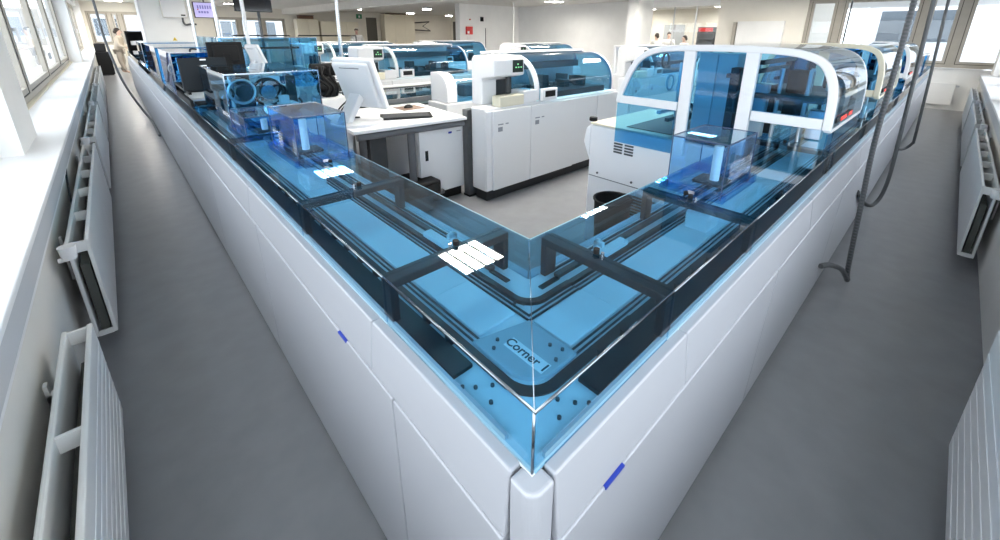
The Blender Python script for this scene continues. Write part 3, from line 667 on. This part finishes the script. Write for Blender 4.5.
# ------------------------------------------------------------------ the white framed modules over the right track
def arch(inset=0.0, y0=.36, y1=1.66):
    """outer outline of the hood in (y,z), from the corridor side over the top to the inner side"""
    P = [(.36, 1.19), (.365, 1.34), (.385, 1.44), (.43, 1.52), (.50, 1.563), (.62, 1.588), (.85, 1.597), (1.10, 1.594), (1.32, 1.584), (1.44, 1.555), (1.525, 1.50), (1.58, 1.42), (1.62, 1.33), (1.65, 1.25), (1.66, 1.19)]
    return [(y0 + (p.x - .36) / 1.30 * (y1 - y0), p.y) for p in spline([Vector((y, z)) for y, z in P], 3)]
def ring_plate(outer, th, x0, x1):
    """plate following the arch, th wide towards the inside"""
    P = [Vector(p) for p in outer]; Q = []
    for i, p in enumerate(P):
        t = (P[min(i + 1, len(P) - 1)] - P[max(i - 1, 0)]).normalized(); nn = Vector((t.y, -t.x)); Q.append(p + nn * th)
    mb = MB(); n = len(P)
    for i in range(n - 1):
        V = [(x, q.x, q.y) for x in (x0, x1) for q in (P[i], P[i + 1], Q[i + 1], Q[i])]
        mb.add(V, [(0, 1, 2, 3), (7, 6, 5, 4), (0, 4, 5, 1), (2, 6, 7, 3)] + ([(0, 3, 7, 4)] if i == 0 else []) + ([(1, 5, 6, 2)] if i == n - 2 else []))
    return mb
def framed_module(x0, x1, label, full=True, frame='white', y1=1.61, seed=1):
    t = T('framed_module', label, 'machine module', ((x0 + x1) / 2, 1.0, 0)); P = arch(y1=y1); th = .045
    for xa in (x0, x1 - .04):
        O('arch_frame', ring_plate(P, .038, xa, xa + .04), frame, t, .006)
    xa = x0
    O('frame_bar', MB().box(xa + .004, xa + .036, .40, .736, 1.19, 1.245), frame, t, .004)
    if y1 > 1.3: O('frame_bar', MB().box(xa + .004, xa + .036, 1.164, y1 - .04, 1.185, 1.24), frame, t, .004)
    for ya, yb, za in ((.742, .81, .98), (1.09, 1.158, .90)):
        if yb < y1 - .1: O('mullion', MB().box(xa + .003, xa + .037, ya, yb, za, 1.57), frame, t, .004)
    def inner(ya, yb, zb):
        top = [(y, z - .03) for y, z in P if ya < y < yb]
        return top
    def pane(ya, yb, zb):
        pts = [p for p in arch(y1=y1)]
        def zt(y):
            for (a_, za_), (b_, zb_) in zip(pts, pts[1:]):
                if a_ <= y <= b_: return za_ + (zb_ - za_) * (y - a_) / (b_ - a_ + 1e-9)
            return 1.5
        n = 12; ys = [ya + (yb - ya) * i / n for i in range(n + 1)]
        prof = [(ya, zb)] + [(y, zt(y) - .02) for y in ys] + [(yb, zb)]
        return O('front_pane', MB().prism(prof, xa + .016, xa + .022, 'x'), 'glass_deep', t)
    pane(.385, .735, 1.24); 
    if y1 > 1.3:
        pane(.815, 1.085, 1.0); pane(1.165, y1 - .03, 1.24)
        O('lower_pane', MB().box(xa - .004, xa + .004, 1.165, 1.59, .905, 1.188), 'glass_deep', t)
    else: pane(.815, y1 - .03, 1.24)
    # curved hood sheets between the two arches
    k = 22
    O('hood_glass', MB().strip(P[:k], -.006, x0 + .04, x1 - .04, 'x'), 'glass_side', t, smooth='auto')
    O('hood_glass', MB().strip(P[k - 1:], -.006, x0 + .04, x1 - .04, 'x'), 'glass_side', t, smooth='auto')
    O('side_rail', MB().box(x0 + .04, x1 - .04, .36, .395, 1.175, 1.20), frame, t, .004)
    O('side_skirt', MB().box(x0, x1, .365, .372, GT + .002, 1.175), 'glass_blue', t)
    lb_ = O('warning_lamp', MB().box(x0 + .06, x0 + .5, .352, .36, 1.225, 1.25), 'black', t, .003); O('red_lens', MB().box(x0 + .16, x0 + .30, .349, .353, 1.228, 1.247), 'red_lamp', lb_); O('red_lens', MB().box(x0 + .38, x0 + .47, .349, .353, 1.228, 1.247), 'red_lamp', lb_)
    if full:
        O('inner_column', MB().box(x0 + .26, x0 + .40, .93, 1.17, .93, 1.54), 'deck', t, .006)
        O('column_seam', MB().box(x0 + .255, x0 + .26, 1.045, 1.052, .95, 1.53), 'deck_grey', t)
        B('robot_bed', 'track_dark', t, x0 + .1, x1 - .06, .84, y1 - .05, .985, 1.005)
        gear(t, x0 + .15, x1 - .1, .45, .80, GT + .004, 1.5, 16, seed)
        gear(t, x0 + .15, x1 - .1, 1.16, y1 - .18, 1.01, 1.5, 12, seed + 1, ('track_dark', 'grey_plastic', 'dark_metal', 'deck'))
        gear(t, x0 + .12, x0 + .5, .80, .92, 1.01, 1.5, 7, seed + 5, ('track_dark', 'grey_plastic', 'track_black', 'deck'))
        B('gantry_beam', 'dark_metal', t, x0 + .15, x1 - .08, .44, .82, 1.30, 1.33)
        B('carriage', 'black', t, x0 + .3, x0 + .42, .55, .66, 1.2, 1.46, bevel=.01)
    return t
fm = framed_module(2.55, 3.50, 'large white framed module with three blue windows arching over the right track', seed=11)
bd = O('body', MB().box(2.60, 3.45, .84, 1.84, .0, .98), 'white', fm, .012)
O('slanted_shoulder', MB().prism([(1.84, .98), (1.84, .70), (1.90, .84), (1.88, .95)], 2.60, 3.3, 'x'), 'white', fm, .006)
O('work_shelf', MB().box(2.59, 3.5, 1.20, 1.84, .985, 1.0), 'cream', fm, .004)
for (ya, za) in ((1.62, .87), (1.53, .87)):
    for k in range(4): B('vent_slot', 'dark_metal', bd, 2.594, 2.6005, ya - .07, ya, za - .012 * 2 * k * .9, za - .012 * 2 * k * .9 + .012)
for k in range(9):
    B('vent_slot', 'dark_metal', bd, 2.594, 2.6005, 1.12, 1.50, .50 - k * .024, .512 - k * .024)
B('panel_joint', 'grey_plastic', bd, 2.596, 2.6005, .86, 1.83, .575, .580)
for y in (.95, 1.2, 1.45, 1.75): O('bolt', MB().cyl((2.594, y, .61), .009, .008, 8, 'x'), 'dark_metal', bd)
O('stop_button', MB().cyl((2.57, 1.80, 1.02), .03, .03, 14), 'black', fm, .004)
framed_module(4.30, 5.6, 'second framed module farther along the right track, with a beige arch', full=True, frame='cream', y1=1.25, seed=31)
framed_module(6.6, 7.9, 'third framed module along the right track, half hidden by the flexible hose', full=True, frame='white', y1=1.2, seed=41)
for k, (x0, x1, zz) in enumerate([(8.6, 9.4, 1.38), (10.0, 10.9, 1.35)]):
    t = T('glazed_module', ['low blue module on the right track before the end wall', 'last low blue module on the right track, near the end windows'][k], 'machine module', (x0, .55, GT + .002))
    for aa in [(x0, x1, .37, .376), (x0, x1, .744, .75), (x0, x0 + .006, .376, .744), (x1 - .006, x1, .376, .744)]: B('cover_pane', 'glass_deep', t, *aa, GT + .002, zz)
    B('cover_lid', 'white', t, x0 - .01, x1 + .01, .36, .76, zz, zz + .02); gear(t, x0 + .06, x1 - .1, .42, .70, GT + .004, zz - .03, 8, 70 + k)
bn = T('waste_bin', 'round black bin beside the vented side of the white framed module', 'bin', (2.40, 1.47, 0))
pts_o = [(.15, 0), (.19, .40)]
O('bin_wall', MB().tube([(2.40, 1.47, 0), (2.40, 1.47, .02), (2.40, 1.47, .53)], [.10, .103, .13], 28, False), 'black', bn, smooth='auto')
O('bin_rim', MB().tube([(2.40 + .131 * math.cos(q * PI / 12), 1.47 + .131 * math.sin(q * PI / 12), .53) for q in range(25)], .009, 6, False), 'black', bn, smooth=True); O('bin_floor', MB().cyl((2.40, 1.47, .003), .095, .01, 24), 'black', bn)

# ------------------------------------------------------------------ radiators
def radiator(p0, p1, side, label, ribs=False, valve=True, z1=.65):
    """panel radiator with two plates; side L stands at the left wall along y, R at the right wall along x"""
    t = T('radiator', label, 'radiator', (-.3, p0, .1) if side == 'L' else (p0, -.36, .1), 'white panel radiators')
    f = -.26 if side == 'L' else -.315; sgn = -1
    def bx(w0, w1, s0, s1, z0, z1):
        x0, x1 = sorted((f - w0, f - w1)); return (x0, x1, s0, s1, z0, z1) if side == 'L' else (s0, s1, x0, x1, z0, z1)
    z0 = .10
    fp = O('front_plate', MB().box(*bx(0, .017, p0, p1, z0, z1)), 'radiator', t, .005); O('back_plate', MB().box(*bx(.070, .086, p0, p1, z0, z1)), 'radiator', t, .005)
    O('fin_core', MB().box(*bx(.026, .060, p0 + .03, p1 - .03, z0 + .02, z1 - .14)), 'radiator_inner', t)
    for s in (p0, p1 - .006): O('end_cap', MB().box(*bx(.015, .072, s, s + .006, z0, z0 + .03)), 'radiator', t)
    n = max(3, int((p1 - p0) / .45))
    for i in range(n + 1):
        s = p0 + (p1 - p0 - .02) * i / n; O('crossbar', MB().box(*bx(.015, .072, s, s + .014, z1 - .06, z1 - .006)), 'radiator', t)
    if ribs:
        for k in range(7):
            z = z0 + .05 + k * (z1 - z0 - .09) / 7; O('rib', MB().box(*bx(-.0022, .001, p0 + .02, p1 - .015, z, z + .010)), 'radiator', fp, .001)
    for s in (p0 + .25, p1 - .25):
        O('wall_bracket', MB().box(*bx(.084, .128, s, s + .03, z1 - .12, z1 - .09)).box(*bx(.118, .128, s, s + .03, z1 - .3, z1 - .05)), 'radiator', t)
    if valve:
        s = p0 - .035
        def pt(w, s_, z): return (f - w, s_, z) if side == 'L' else (s_, f - w, z)
        v = O('valve_body', MB().tube([pt(.075, p0 + .01, z1 - .06), pt(.075, p0 - .05, z1 - .06), pt(.115, p0 - .05, z1 - .06)], .012, 10), 'radiator', t, smooth='auto')
        O('thermostat_knob', MB().tube([pt(.075, p0 - .05, z1 - .06), pt(.075, p0 - .05, z1 + .005)], [.027, .033], 18), 'white', v, smooth='auto')
    return t
radiator(.35, 2.12, 'L', 'nearest radiator on the left wall, with long ribs along its front', ribs=True, z1=.545)
radiator(2.79, 5.30, 'L', 'second radiator from the camera on the left wall, with a white thermostat')
radiator(5.66, 8.10, 'L', 'third radiator from the camera on the left wall')
radiator(8.5, 11.0, 'L', 'fourth radiator from the camera on the left wall')
radiator(11.4, 13.9, 'L', 'fifth radiator from the camera on the left wall')
radiator(14.3, 17.0, 'L', 'sixth radiator from the camera on the left wall')
radiator(.4, 2.12, 'R', 'nearest radiator on the right wall, at the lower right corner with ribbed front', ribs=True)
radiator(4.30, 7.1, 'R', 'second radiator from the camera on the right wall, with an open slotted end')
radiator(7.5, 9.9, 'R', 'third radiator from the camera on the right wall')
radiator(10.3, 12.8, 'R', 'fourth radiator from the camera on the right wall, near the end wall')
rp = T('radiator', 'wide flat radiator panel on the end wall of the right corridor', 'radiator', (XE - .08, 1.0, .15))
B('front_plate', 'wall', rp, XE - .09, XE - .06, -.1, 1.3, .12, .62, bevel=.006); B('back_plate', 'wall', rp, XE - .05, XE - .02, -.1, 1.3, .12, .62); B('valve_body', 'steel', rp, XE - .07, XE - .045, -.16, -.1, .54, .58)
tag(O('wall_cable', MB().tube(spline([(-.39, 4.2, .70), (-.375, 3.9, .66), (-.35, 3.55, .60), (-.30, 3.45, .56)], 8), .006, 6), 'black', smooth=True), 'short black cable from the left wall to the second radiator', 'cable')

# ------------------------------------------------------------------ hoses, poles and cables
def hose(path, r, label, mt='grey_plastic', ringed=False, cat='hose', nm='flexible_hose', ring_mt='steel'):
    P = spline(path, 12); t = T(nm, label, cat, tuple(path[-1]))
    O('hose_core', MB().tube(P, r, 10), mt, t, smooth='auto')
    if ringed:
        L = 0; mb = MB(); nxt = 0
        for p, q in zip(P, P[1:]):
            d = (q - p).length; u = 0
            while nxt <= L + d:
                f_ = (nxt - L) / d; c = p.lerp(q, f_); tdir = (q - p).normalized(); mb.tube([c - tdir * .005, c + tdir * .005], r * 1.18, 10); nxt += .022
            L += d
        ro = O('hose_rings', mb, ring_mt, t); ro['kind'] = 'stuff'
    return t
hose([(3.44, .27, 2.8), (3.44, .25, 1.85), (3.44, .25, 1.05), (3.44, .23, .6), (3.44, .205, .12), (3.425, .19, .03), (3.38, .20, .07), (3.30, .23, .15), (3.15, .28, .22), (2.98, .305, .27)], .014, 'ringed flexible hose hanging in the right corridor, nearest the camera', 'dark_metal', True, ring_mt='grey_plastic')
hose([(5.1, .27, 2.8), (5.1, .25, 1.95), (5.1, .23, 1.4), (5.1, .21, .79), (5.1, .20, .41), (5.1, .215, .2), (5.0, .25, .12), (4.7, .28, .2), (4.2, .30, .4), (4.0, .31, .5)], .016, 'dark cable looping to the right track behind the ringed hose', 'dark_metal', cat='cable', nm='hanging_cable')
hose([(8.2, .28, 2.8), (8.2, .26, 2.1), (8.2, .22, 1.26), (8.2, .18, .3), (8.2, .19, .17), (8.1, .25, .1), (7.6, .29, .18), (7.2, .31, .3)], .018, 'farthest dark cable looping to the right track near the end wall', 'dark_metal', cat='cable', nm='hanging_cable')
hose([(-.03, 10.5, 2.8), (-.02, 10.5, 2.0), (-.01, 10.5, 1.47), (.05, 10.5, .91), (.10, 10.5, .65), (.18, 10.5, .38), (.26, 10.5, .16), (.325, 10.2, .03), (.33, 9.4, .02), (.33, 8.6, .02)], .018, 'silver and dark cable sagging from the ceiling into the left corridor', 'grey_plastic', cat='cable', nm='hanging_cable')
hose([(2.20, 5.5, 2.8), (2.19, 5.5, 2.0), (2.18, 5.5, 1.3), (2.18, 5.5, .02)], .020, 'pale ringed hose hanging from the ceiling behind the white terminal', 'white', True)
def pole(x, y, z0, r, label, mt='steel'):
    t = T('service_pole', label, 'pole', (x, y, z0)); O('pole_tube', MB().cyl((x, y, z0), r, CEIL - z0, 12), mt, t, smooth='auto'); O('ceiling_collar', MB().cyl((x, y, CEIL - .03), r * 2, .03, 14), mt, t, smooth='auto'); O('foot_plate', MB().cyl((x, y, z0), r * 2, .012, 14), mt, t, smooth='auto')
pole(1.03, 4.9, 0.0, .017, 'bright steel pole rising beside the second white terminal', 'white')
pole(1.14, 7.0, 0.0, .022, 'steel pole between the small black monitor and the lilac screen')
pole(.90, 7.2, 0.0, .017, 'thin steel pole just right of the white column')
pole(2.18, 9.2, 0.0, .025, 'dark pole carrying the black ceiling television', 'dark_metal')
pole(12.0, 12.55, 0.0, .03, 'thin pale pole in front of the alarm wall', 'wall')
pole(13.2, 2.05, 0.0, .02, 'thin dark pole before the wide end window', 'dark_metal')
white_terminal((1.02, 4.55, 1.265), math.radians(105), 'second white touch terminal, above the nearest glazed module', .52)
ts = T('terminal_shelf', 'white shelf post carrying the second white terminal', 'stand', (1.03, 4.6, 0)); B('shelf', 'white', ts, .80, 1.16, 4.40, 4.72, 1.24, 1.264); B('post', 'white', ts, .97, 1.05, 4.52, 4.60, 0, 1.24)

# ------------------------------------------------------------------ wall and ceiling fittings, far furniture
cbx = T('wall_cabinet', 'white electrical cabinet mounted high on the white wall block', 'cabinet', (1.7, 16.9, 2.02)); B('body', 'wall_cream', cbx, 1.40, 2.0, 16.80, 17.0, 2.02, 2.75, bevel=.006); B('door', 'white', cbx, 1.41, 1.99, 16.78, 16.80, 2.03, 2.74, bevel=.004); B('badge', 'black', cbx, 1.84, 1.95, 16.77, 16.782, 2.07, 2.11)
tag(O('wall_pipe', MB().tube(spline([(1.88, 16.9, 2.02), (1.88, 16.9, 1.88), (1.93, 16.9, 1.81), (2.05, 16.9, 1.83), (2.2, 16.9, 1.83)], 5), .028, 8), 'dark_metal', smooth=True), 'bent dark pipe below the white electrical cabinet', 'pipe')
tv = T('wall_screen', 'lilac lit screen hung from the ceiling right of the white wall block', 'screen', (1.92, 13, 1.96)); B('housing', 'black', tv, 1.69, 2.16, 13.0, 13.06, 1.94, 2.31, bevel=.006); sc = B('screen', 'lilac_screen', tv, 1.705, 2.145, 12.995, 13.001, 1.955, 2.295)
for k in range(6): B('screen_mark', 'lilac_mark', sc, 1.77 + .05 * k, 1.80 + .05 * k, 12.992, 12.996, 2.15, 2.23); 
for k in range(4): B('screen_mark', 'lilac_mark', sc, 1.78 + .055 * k, 1.82 + .055 * k, 12.992, 12.996, 2.05, 2.10)
B('screen_mark', 'red', sc, 1.765, 1.79, 12.99, 12.996, 2.12, 2.145); B('hanger', 'dark_metal', tv, 1.91, 1.94, 13.02, 13.05, 2.31, CEIL)
bt = T('television', 'large black television hanging from the ceiling over the left modules', 'screen', (2.07, 9, 1.98)); B('housing', 'black', bt, 1.77, 2.37, 9.0, 9.06, 1.98, 2.36, bevel=.006); B('screen', 'black_gloss', bt, 1.78, 2.36, 8.996, 9.001, 1.99, 2.35); B('hanger', 'dark_metal', bt, 2.05, 2.09, 9.02, 9.05, 2.36, CEIL)
hr = T('railing', 'thin black railing in front of the far windows', 'railing', (4, 14, 1.5))
O('top_rail', MB().tube([(2.6, 14, 1.52), (4.05, 14, 1.52)], .02, 8).tube([(4.3, 14, 1.52), (6.1, 14, 1.52)], .02, 8), 'black', hr)
for x in (2.6, 4.05, 4.3, 6.1): O('rail_post', MB().cyl((x, 14, 0), .02, 1.52, 8), 'black', hr)
fa = T('fire_alarm_box', 'red fire alarm box on the white wall', 'alarm', (11.22, 14.45, 1.74)); B('body', 'red', fa, 11.07, 11.39, 14.40, 14.5, 1.58, 1.90, bevel=.01); B('front_window', 'paper', fa, 11.10, 11.20, 14.394, 14.401, 1.62, 1.72); B('lower_notice', 'paper', fa, 11.15, 11.36, 14.49, 14.5, 1.30, 1.5); B('small_button', 'red', fa, 11.28, 11.33, 14.46, 14.5, 2.16, 2.21)
sw = T('wall_box', 'small black and white control box right of the fire alarm', 'switch', (12.05, 14.45, 2.2)); B('body', 'paper', sw, 11.92, 12.2, 14.44, 14.5, 2.12, 2.30); B('camera_head', 'black', sw, 11.84, 11.98, 14.40, 14.45, 2.12, 2.30); B('cable', 'dark_metal', sw, 12.15, 12.17, 14.48, 14.5, 1.0, 1.85)
ex = T('exit_sign', 'small green exit sign beside the dark doorway', 'sign', (11.6, 25.9, 2.5)); B('plate', 'green_sign', ex, 11.45, 11.8, 25.93, 25.97, 2.42, 2.68); B('pictogram', 'paper', ex, 11.58, 11.68, 25.92, 25.931, 2.48, 2.60)
def cupboard(x0, x1, y0, h, label, n=2):
    t = T('tall_cupboard', label, 'cupboard', ((x0 + x1) / 2, y0 + .3, 0), 'cream cupboards along the far wall'); B('body', 'cabinet_cream', t, x0, x1, y0, y0 + .55, .05, h, bevel=.008); w = (x1 - x0) / n
    for i in range(n):
        d = B('door', 'cabinet_cream', t, x0 + w * i + .006, x0 + w * (i + 1) - .006, y0 - .02, y0, .08, h - .03, bevel=.004); B('handle', 'steel', d, x0 + w * (i + (.9 if i % 2 == 0 else .06)), x0 + w * (i + (.93 if i % 2 == 0 else .09)), y0 - .04, y0 - .02, 1.0, 1.15)
    B('plinth', 'dark_metal', t, x0 + .02, x1 - .02, y0 + .03, y0 + .5, 0, .05)
    return t
cupboard(12.95, 15.1, 25.3, 2.72, 'tall cream cupboard right of the dark doorway, with boxes on top', 3)
cupboard(7.75, 8.9, 25.2, 2.3, 'tall cream cupboard nearest the far windows', 2)
cupboard(9.0, 11.2, 25.2, 2.2, 'wide cream cupboard left of the exit sign', 3)
tag(O('cardboard_box', MB().box(13.3, 14.8, 25.4, 25.8, 2.721, 2.79), 'wood', bevel=.01), 'flat brown box lying on the tall cream cupboard', 'box')
bxw = T('storage_box', 'dark box lying on the cupboard nearest the far windows', 'box', (8.3, 25.4, 2.301)); B('body', 'wood', bxw, 7.95, 8.7, 25.3, 25.7, 2.301, 2.48, bevel=.01); B('lid', 'dark_metal', bxw, 7.93, 8.72, 25.28, 25.72, 2.48, 2.5)
wa = T('folding_bracket', 'black folding arm bracket on the far cream wall', 'bracket', (15.6, 25.9, 2.0))
O('arm_tube', MB().tube([(15.3, 25.9, 2.25), (16.5, 25.7, 2.35), (15.9, 25.6, 2.05), (16.5, 25.6, 1.75), (15.4, 25.8, 1.8)], .035, 6), 'black', wa); B('wall_plate', 'grey_plastic', wa, 15.2, 15.35, 25.9, 25.99, 1.7, 2.4)
pn = T('wall_panel', 'shallow white panel fixed to the cream wall left of the corridor windows', 'panel', (XE - .05, 4.3, 1.2)); B('panel_body', 'wall', pn, XE - .12, XE, 3.62, 4.86, .8, 2.05, bevel=.006)
for k in range(6): B('panel_rib', 'wall', pn, XE - .126, XE - .119, 3.72 + k * .18, 3.86 + k * .18, .86, 1.98, bevel=.003)
B('side_pipe', 'beige', pn, XE - .1, XE, 4.9, 4.99, .8, 2.03)
# left corridor end
bk = T('black_trolley', 'tall black bin at the far end of the left corridor', 'bin', (-.1, 21.9, 0)); B('bin_body', 'black', bk, -.38, .02, 21.7, 22.2, .04, .85, bevel=.02); B('bin_lid', 'black', bk, -.36, -.06, 21.72, 22.18, .855, 1.15, bevel=.02); B('castor', 'dark_metal', bk, -.36, -.02, 21.75, 22.15, 0, .04)
we = T('black_rack', 'black equipment rack at the end of the left track', 'rack', (.7, 19.5, 0))
O('rack_frame', MB().box(.5, .55, 19.2, 19.8, 0, 1.6).box(1.05, 1.1, 19.2, 19.8, 0, 1.6).box(.5, 1.1, 19.2, 19.8, 1.55, 1.6).box(.5, 1.1, 19.2, 19.8, 1.1, 1.15).box(.5, 1.1, 19.75, 19.8, .1, 1.55), 'black', we)
for z in (.3, .7): B('rack_shelf', 'black', we, .55, 1.05, 19.2, 19.75, z, z + .04)
B('white_device', 'white', we, .6, .85, 19.25, 19.6, 1.151, 1.28, bevel=.01)
tb = T('side_bench', 'pale bench behind the person at the left corridor end', 'bench', (.9, 22.5, 0)); B('bench_top', 'cabinet_cream', tb, .45, 1.7, 23.2, 24.6, 1.0, 1.05); B('bench_body', 'cabinet_cream', tb, .5, 1.65, 23.25, 24.55, 0, 1.0)
wt = T('warning_label', 'yellow warning triangle low on the white wall block', 'label', (1.58, 16.98, 1.33)); O('triangle', MB().prism([(1.52, 1.33), (1.64, 1.33), (1.58, 1.44)], 16.975, 16.985, 'y'), 'yellow', wt); O('triangle_mark', MB().box(1.573, 1.587, 16.97, 16.976, 1.35, 1.40), 'black', wt)
# room behind the glass
sh = T('red_shelf', 'dark shelf unit with red boxes in the room behind the glass', 'shelf', (17.5, 7.2, 0)); B('shelf_body', 'dark_metal', sh, 17.6, 18.0, 6.9, 7.55, 0, 1.95); B('red_boxes', 'red', sh, 17.56, 17.61, 6.95, 7.5, 1.78, 1.92)
for z in (1.3, 1.5, 1.7): B('shelf_board', 'grey_plastic', sh, 17.55, 17.61, 6.9, 7.55, z, z + .03)
dd = T('white_door', 'pale grey door in the wall of the room behind the glass', 'door', (19.95, 9.6, 0)); B('door_leaf', 'facade_grey', dd, 19.93, 19.99, 9.2, 10.2, 0, 2.1); B('handle', 'steel', dd, 19.88, 19.93, 9.3, 9.42, 1.02, 1.05)
lbn = T('lab_bench', 'white bench in the room behind the glass', 'bench', (16.0, 8, 0)); B('bench_top', 'white', lbn, 15.6, 16.2, 5.8, 10, .9, .94); B('bench_body', 'white', lbn, 15.65, 16.15, 5.9, 9.9, 0, .9)

# ------------------------------------------------------------------ people
def person(loc, rotz, label, coat='coat_white', trousers='trousers', pose=0, h=1.68, lean=0.0):
    """one skinned body; coat and hair are its children"""
    t = T('person', label, 'person', (0, 0, 0)); k = h / 1.72
    def skin(nm, V, E, R, mt, sub=1):
        me = bpy.data.meshes.new(nm); me.from_pydata([tuple(Vector(v) * k) for v in V], E, []); ob = bpy.data.objects.new(nm, me); COL.objects.link(ob)
        sm_ = ob.modifiers.new('skin', 'SKIN'); sm_.use_smooth_shade = True
        for i, r_ in enumerate(R):
            sv = me.skin_vertices[0].data[i]; sv.radius = (r_[0] * k, r_[1] * k) if isinstance(r_, tuple) else (r_ * k, r_ * k); sv.use_root = (i == 0)
        ob.modifiers.new('sub', 'SUBSURF').levels = sub; ob.modifiers['sub'].render_levels = sub
        me.materials.append(MATS[mt]); ob.parent = t; return ob
    L = lean
    V = [(0, 0, .95), (0, -.02 - L * .3, 1.15), (0, -.02 - L * .7, 1.38), (0, -L, 1.47), (0, -.02 - L, 1.54), (0, -.035 - L, 1.63), (0, -.02 - L, 1.70)]
    R = [(.15, .11), (.14, .10), (.16, .10), .055, .062, .088, .06]
    E = [(0, 1), (1, 2), (2, 3), (3, 4), (4, 5), (5, 6)]
    for s in (-1, 1):
        b = len(V); V += [(.10 * s, 0, .90), (.11 * s, -.03 * s * pose - .01, .50), (.11 * s, .08 * s * pose, .09), (.12 * s, -.12 + .08 * s * pose, .04)]
        R += [.085, .060, .042, .035]; E += [(0, b), (b, b + 1), (b + 1, b + 2), (b + 2, b + 3)]
        b = len(V); V += [(.19 * s, -.01 - L * .7, 1.38), (.25 * s, -.02 - L * .7, 1.10), (.22 * s, -.20 - L * .6 - .04 * pose, 1.00), (.20 * s, -.27 - L * .6, .99)]
        R += [.058, .042, .032, .030]; E += [(2, b), (b, b + 1), (b + 1, b + 2), (b + 2, b + 3)]
        hb = b + 3
        for q in range(4):
            b = len(V); V += [((.185 + .012 * q) * s, -.33 - L * .6, .985 - .004 * q), ((.185 + .012 * q) * s, -.36 - L * .6, .965)]; R += [.009, .008]; E += [(hb, b), (b, b + 1)]
        b = len(V); V += [(.165 * s, -.30 - L * .6, .99)]; R += [.010]; E += [(hb, b)]
    skin('body', V, E, R, 'skin')
    V = [(0, 0, .80), (0, 0, .97), (0, -.02 - L * .3, 1.15), (0, -.02 - L * .7, 1.36), (0, -L, 1.44)]; R = [(.22, .17), (.205, .16), (.195, .15), (.225, .155), (.11, .11)]; E = [(0, 1), (1, 2), (2, 3), (3, 4)]
    for s in (-1, 1):
        b = len(V); V += [(.19 * s, -.01 - L * .7, 1.38), (.25 * s, -.02 - L * .7, 1.10), (.225 * s, -.19 - L * .6 - .04 * pose, 1.003)]; R += [.088, .070, .058]; E += [(3, b), (b, b + 1), (b + 1, b + 2)]
    skin('lab_coat', V, E, R, coat)
    V = [(0, 0, .93)]; R = [(.155, .115)]; E = []
    for s in (-1, 1):
        b = len(V); V += [(.10 * s, 0, .86), (.11 * s, -.03 * s * pose - .01, .50), (.11 * s, .08 * s * pose, .10)]; R += [.095, .075, .062]; E += [(0, b), (b, b + 1), (b + 1, b + 2)]
    skin('trousers', V, E, R, trousers)
    hd = O('hair', MB().ball((0, .012 - L * k, 1.665 * k), (.088 * k, .10 * k, .095 * k), 12).ball((0, .085 - L * k, 1.60 * k), (.06 * k, .055 * k, .07 * k), 10), 'hair', t, smooth=True)
    fc_ = MB()
    for s in (-1, 1): fc_.ball((.032 * s * k, (-.118 - L) * k, 1.625 * k), .010 * k, 6)
    O('eyes', fc_, 'black', t); O('nose', MB().ball((0, (-.128 - L) * k, 1.60 * k), (.012, .016, .02), 6), 'skin', t, smooth=True); O('mouth', MB().ball((0, (-.112 - L) * k, 1.565 * k), (.024, .008, .007), 6), 'red', t)
    t.location = loc; t.rotation_euler = (0, 0, rotz); return t
person((.30, 22.5, 0), math.radians(75), 'person in a beige coat leaning over at the far end of the left corridor', 'coat_beige', 'trousers', 1, 1.68, .10)
person((8.85, 20.2, 0), math.radians(-25), 'person with dark hair and white coat standing near the exit sign', 'coat_white', 'trousers', 0, 1.78)
person((16.6, 8.75, 0), math.radians(150), 'leftmost person in a white coat behind the glass partition, turned away', 'coat_white', 'trousers', 0, 1.68, .05)
person((17.6, 8.75, 0), math.radians(-60), 'person in a white coat facing the leftmost one behind the glass partition', 'coat_white', 'trousers', 0, 1.72, .05)
person((17.0, 7.70, 0), math.radians(-120), 'person seated nearest the red shelf behind the glass partition', 'coat_white', 'trousers', 0, 1.60, .1)

# ------------------------------------------------------------------ outside
def building(x0, x1, y0, y1, z0, z1, axis, label, wins, mt='facade'):
    t = T('building', label, 'building', ((x0 + x1) / 2, (y0 + y1) / 2, z0)); B('wall', mt, t, x0, x1, y0, y1, z0, z1)
    for (u0, u1, v0, v1) in wins:
        if axis == 'x': w = B('window', 'window_far', t, x0 - .03, x0 + .02, u0, u1, v0, v1); B('window_bar', 'facade_grey', w, x0 - .06, x0 - .03, (u0 + u1) / 2 - .04, (u0 + u1) / 2 + .04, v0, v1)
        elif axis == '-x': w = B('window', 'window_far', t, x1 - .02, x1 + .03, u0, u1, v0, v1); B('window_bar', 'facade_grey', w, x1 + .03, x1 + .06, (u0 + u1) / 2 - .04, (u0 + u1) / 2 + .04, v0, v1)
        else: w = B('window', 'window_far', t, u0, u1, y0 - .03, y0 + .02, v0, v1); B('window_bar', 'facade_grey', w, (u0 + u1) / 2 - .04, (u0 + u1) / 2 + .04, y0 - .06, y0 - .03, v0, v1)
    return t
building(26, 32, -40, 3.3, -4, 5.2, 'x', 'white building with grey windows outside the right corridor end', [(.2, 2.85, 1.45, 2.75), (.2, 2.85, -1.6, -.2), (-4, -.6, -1.6, -.2)])
building(-22, -14, 4, 60, -4, 1.9, '-x', 'pale grey building outside the left windows', [(6 + 4 * k, 8.5 + 4 * k, .1, 1.5) for k in range(12)], 'facade')
building(-8, 14, 44, 50, -4, 3.0, 'y', 'pale building outside the far end windows', [(-3 + 2.6 * k, -1.4 + 2.6 * k, 1.2, 2.4) for k in range(6)], 'facade_grey')
for k in (0,):
    gr = O('ground', MB().box(-60, 80, -60, 90, -4.2, -4.0), 'facade_grey'); gr['kind'] = 'structure'; gr['label'] = 'grey ground outside the building'
for o in bpy.data.objects:
    if '_o' in o: del o['_o']
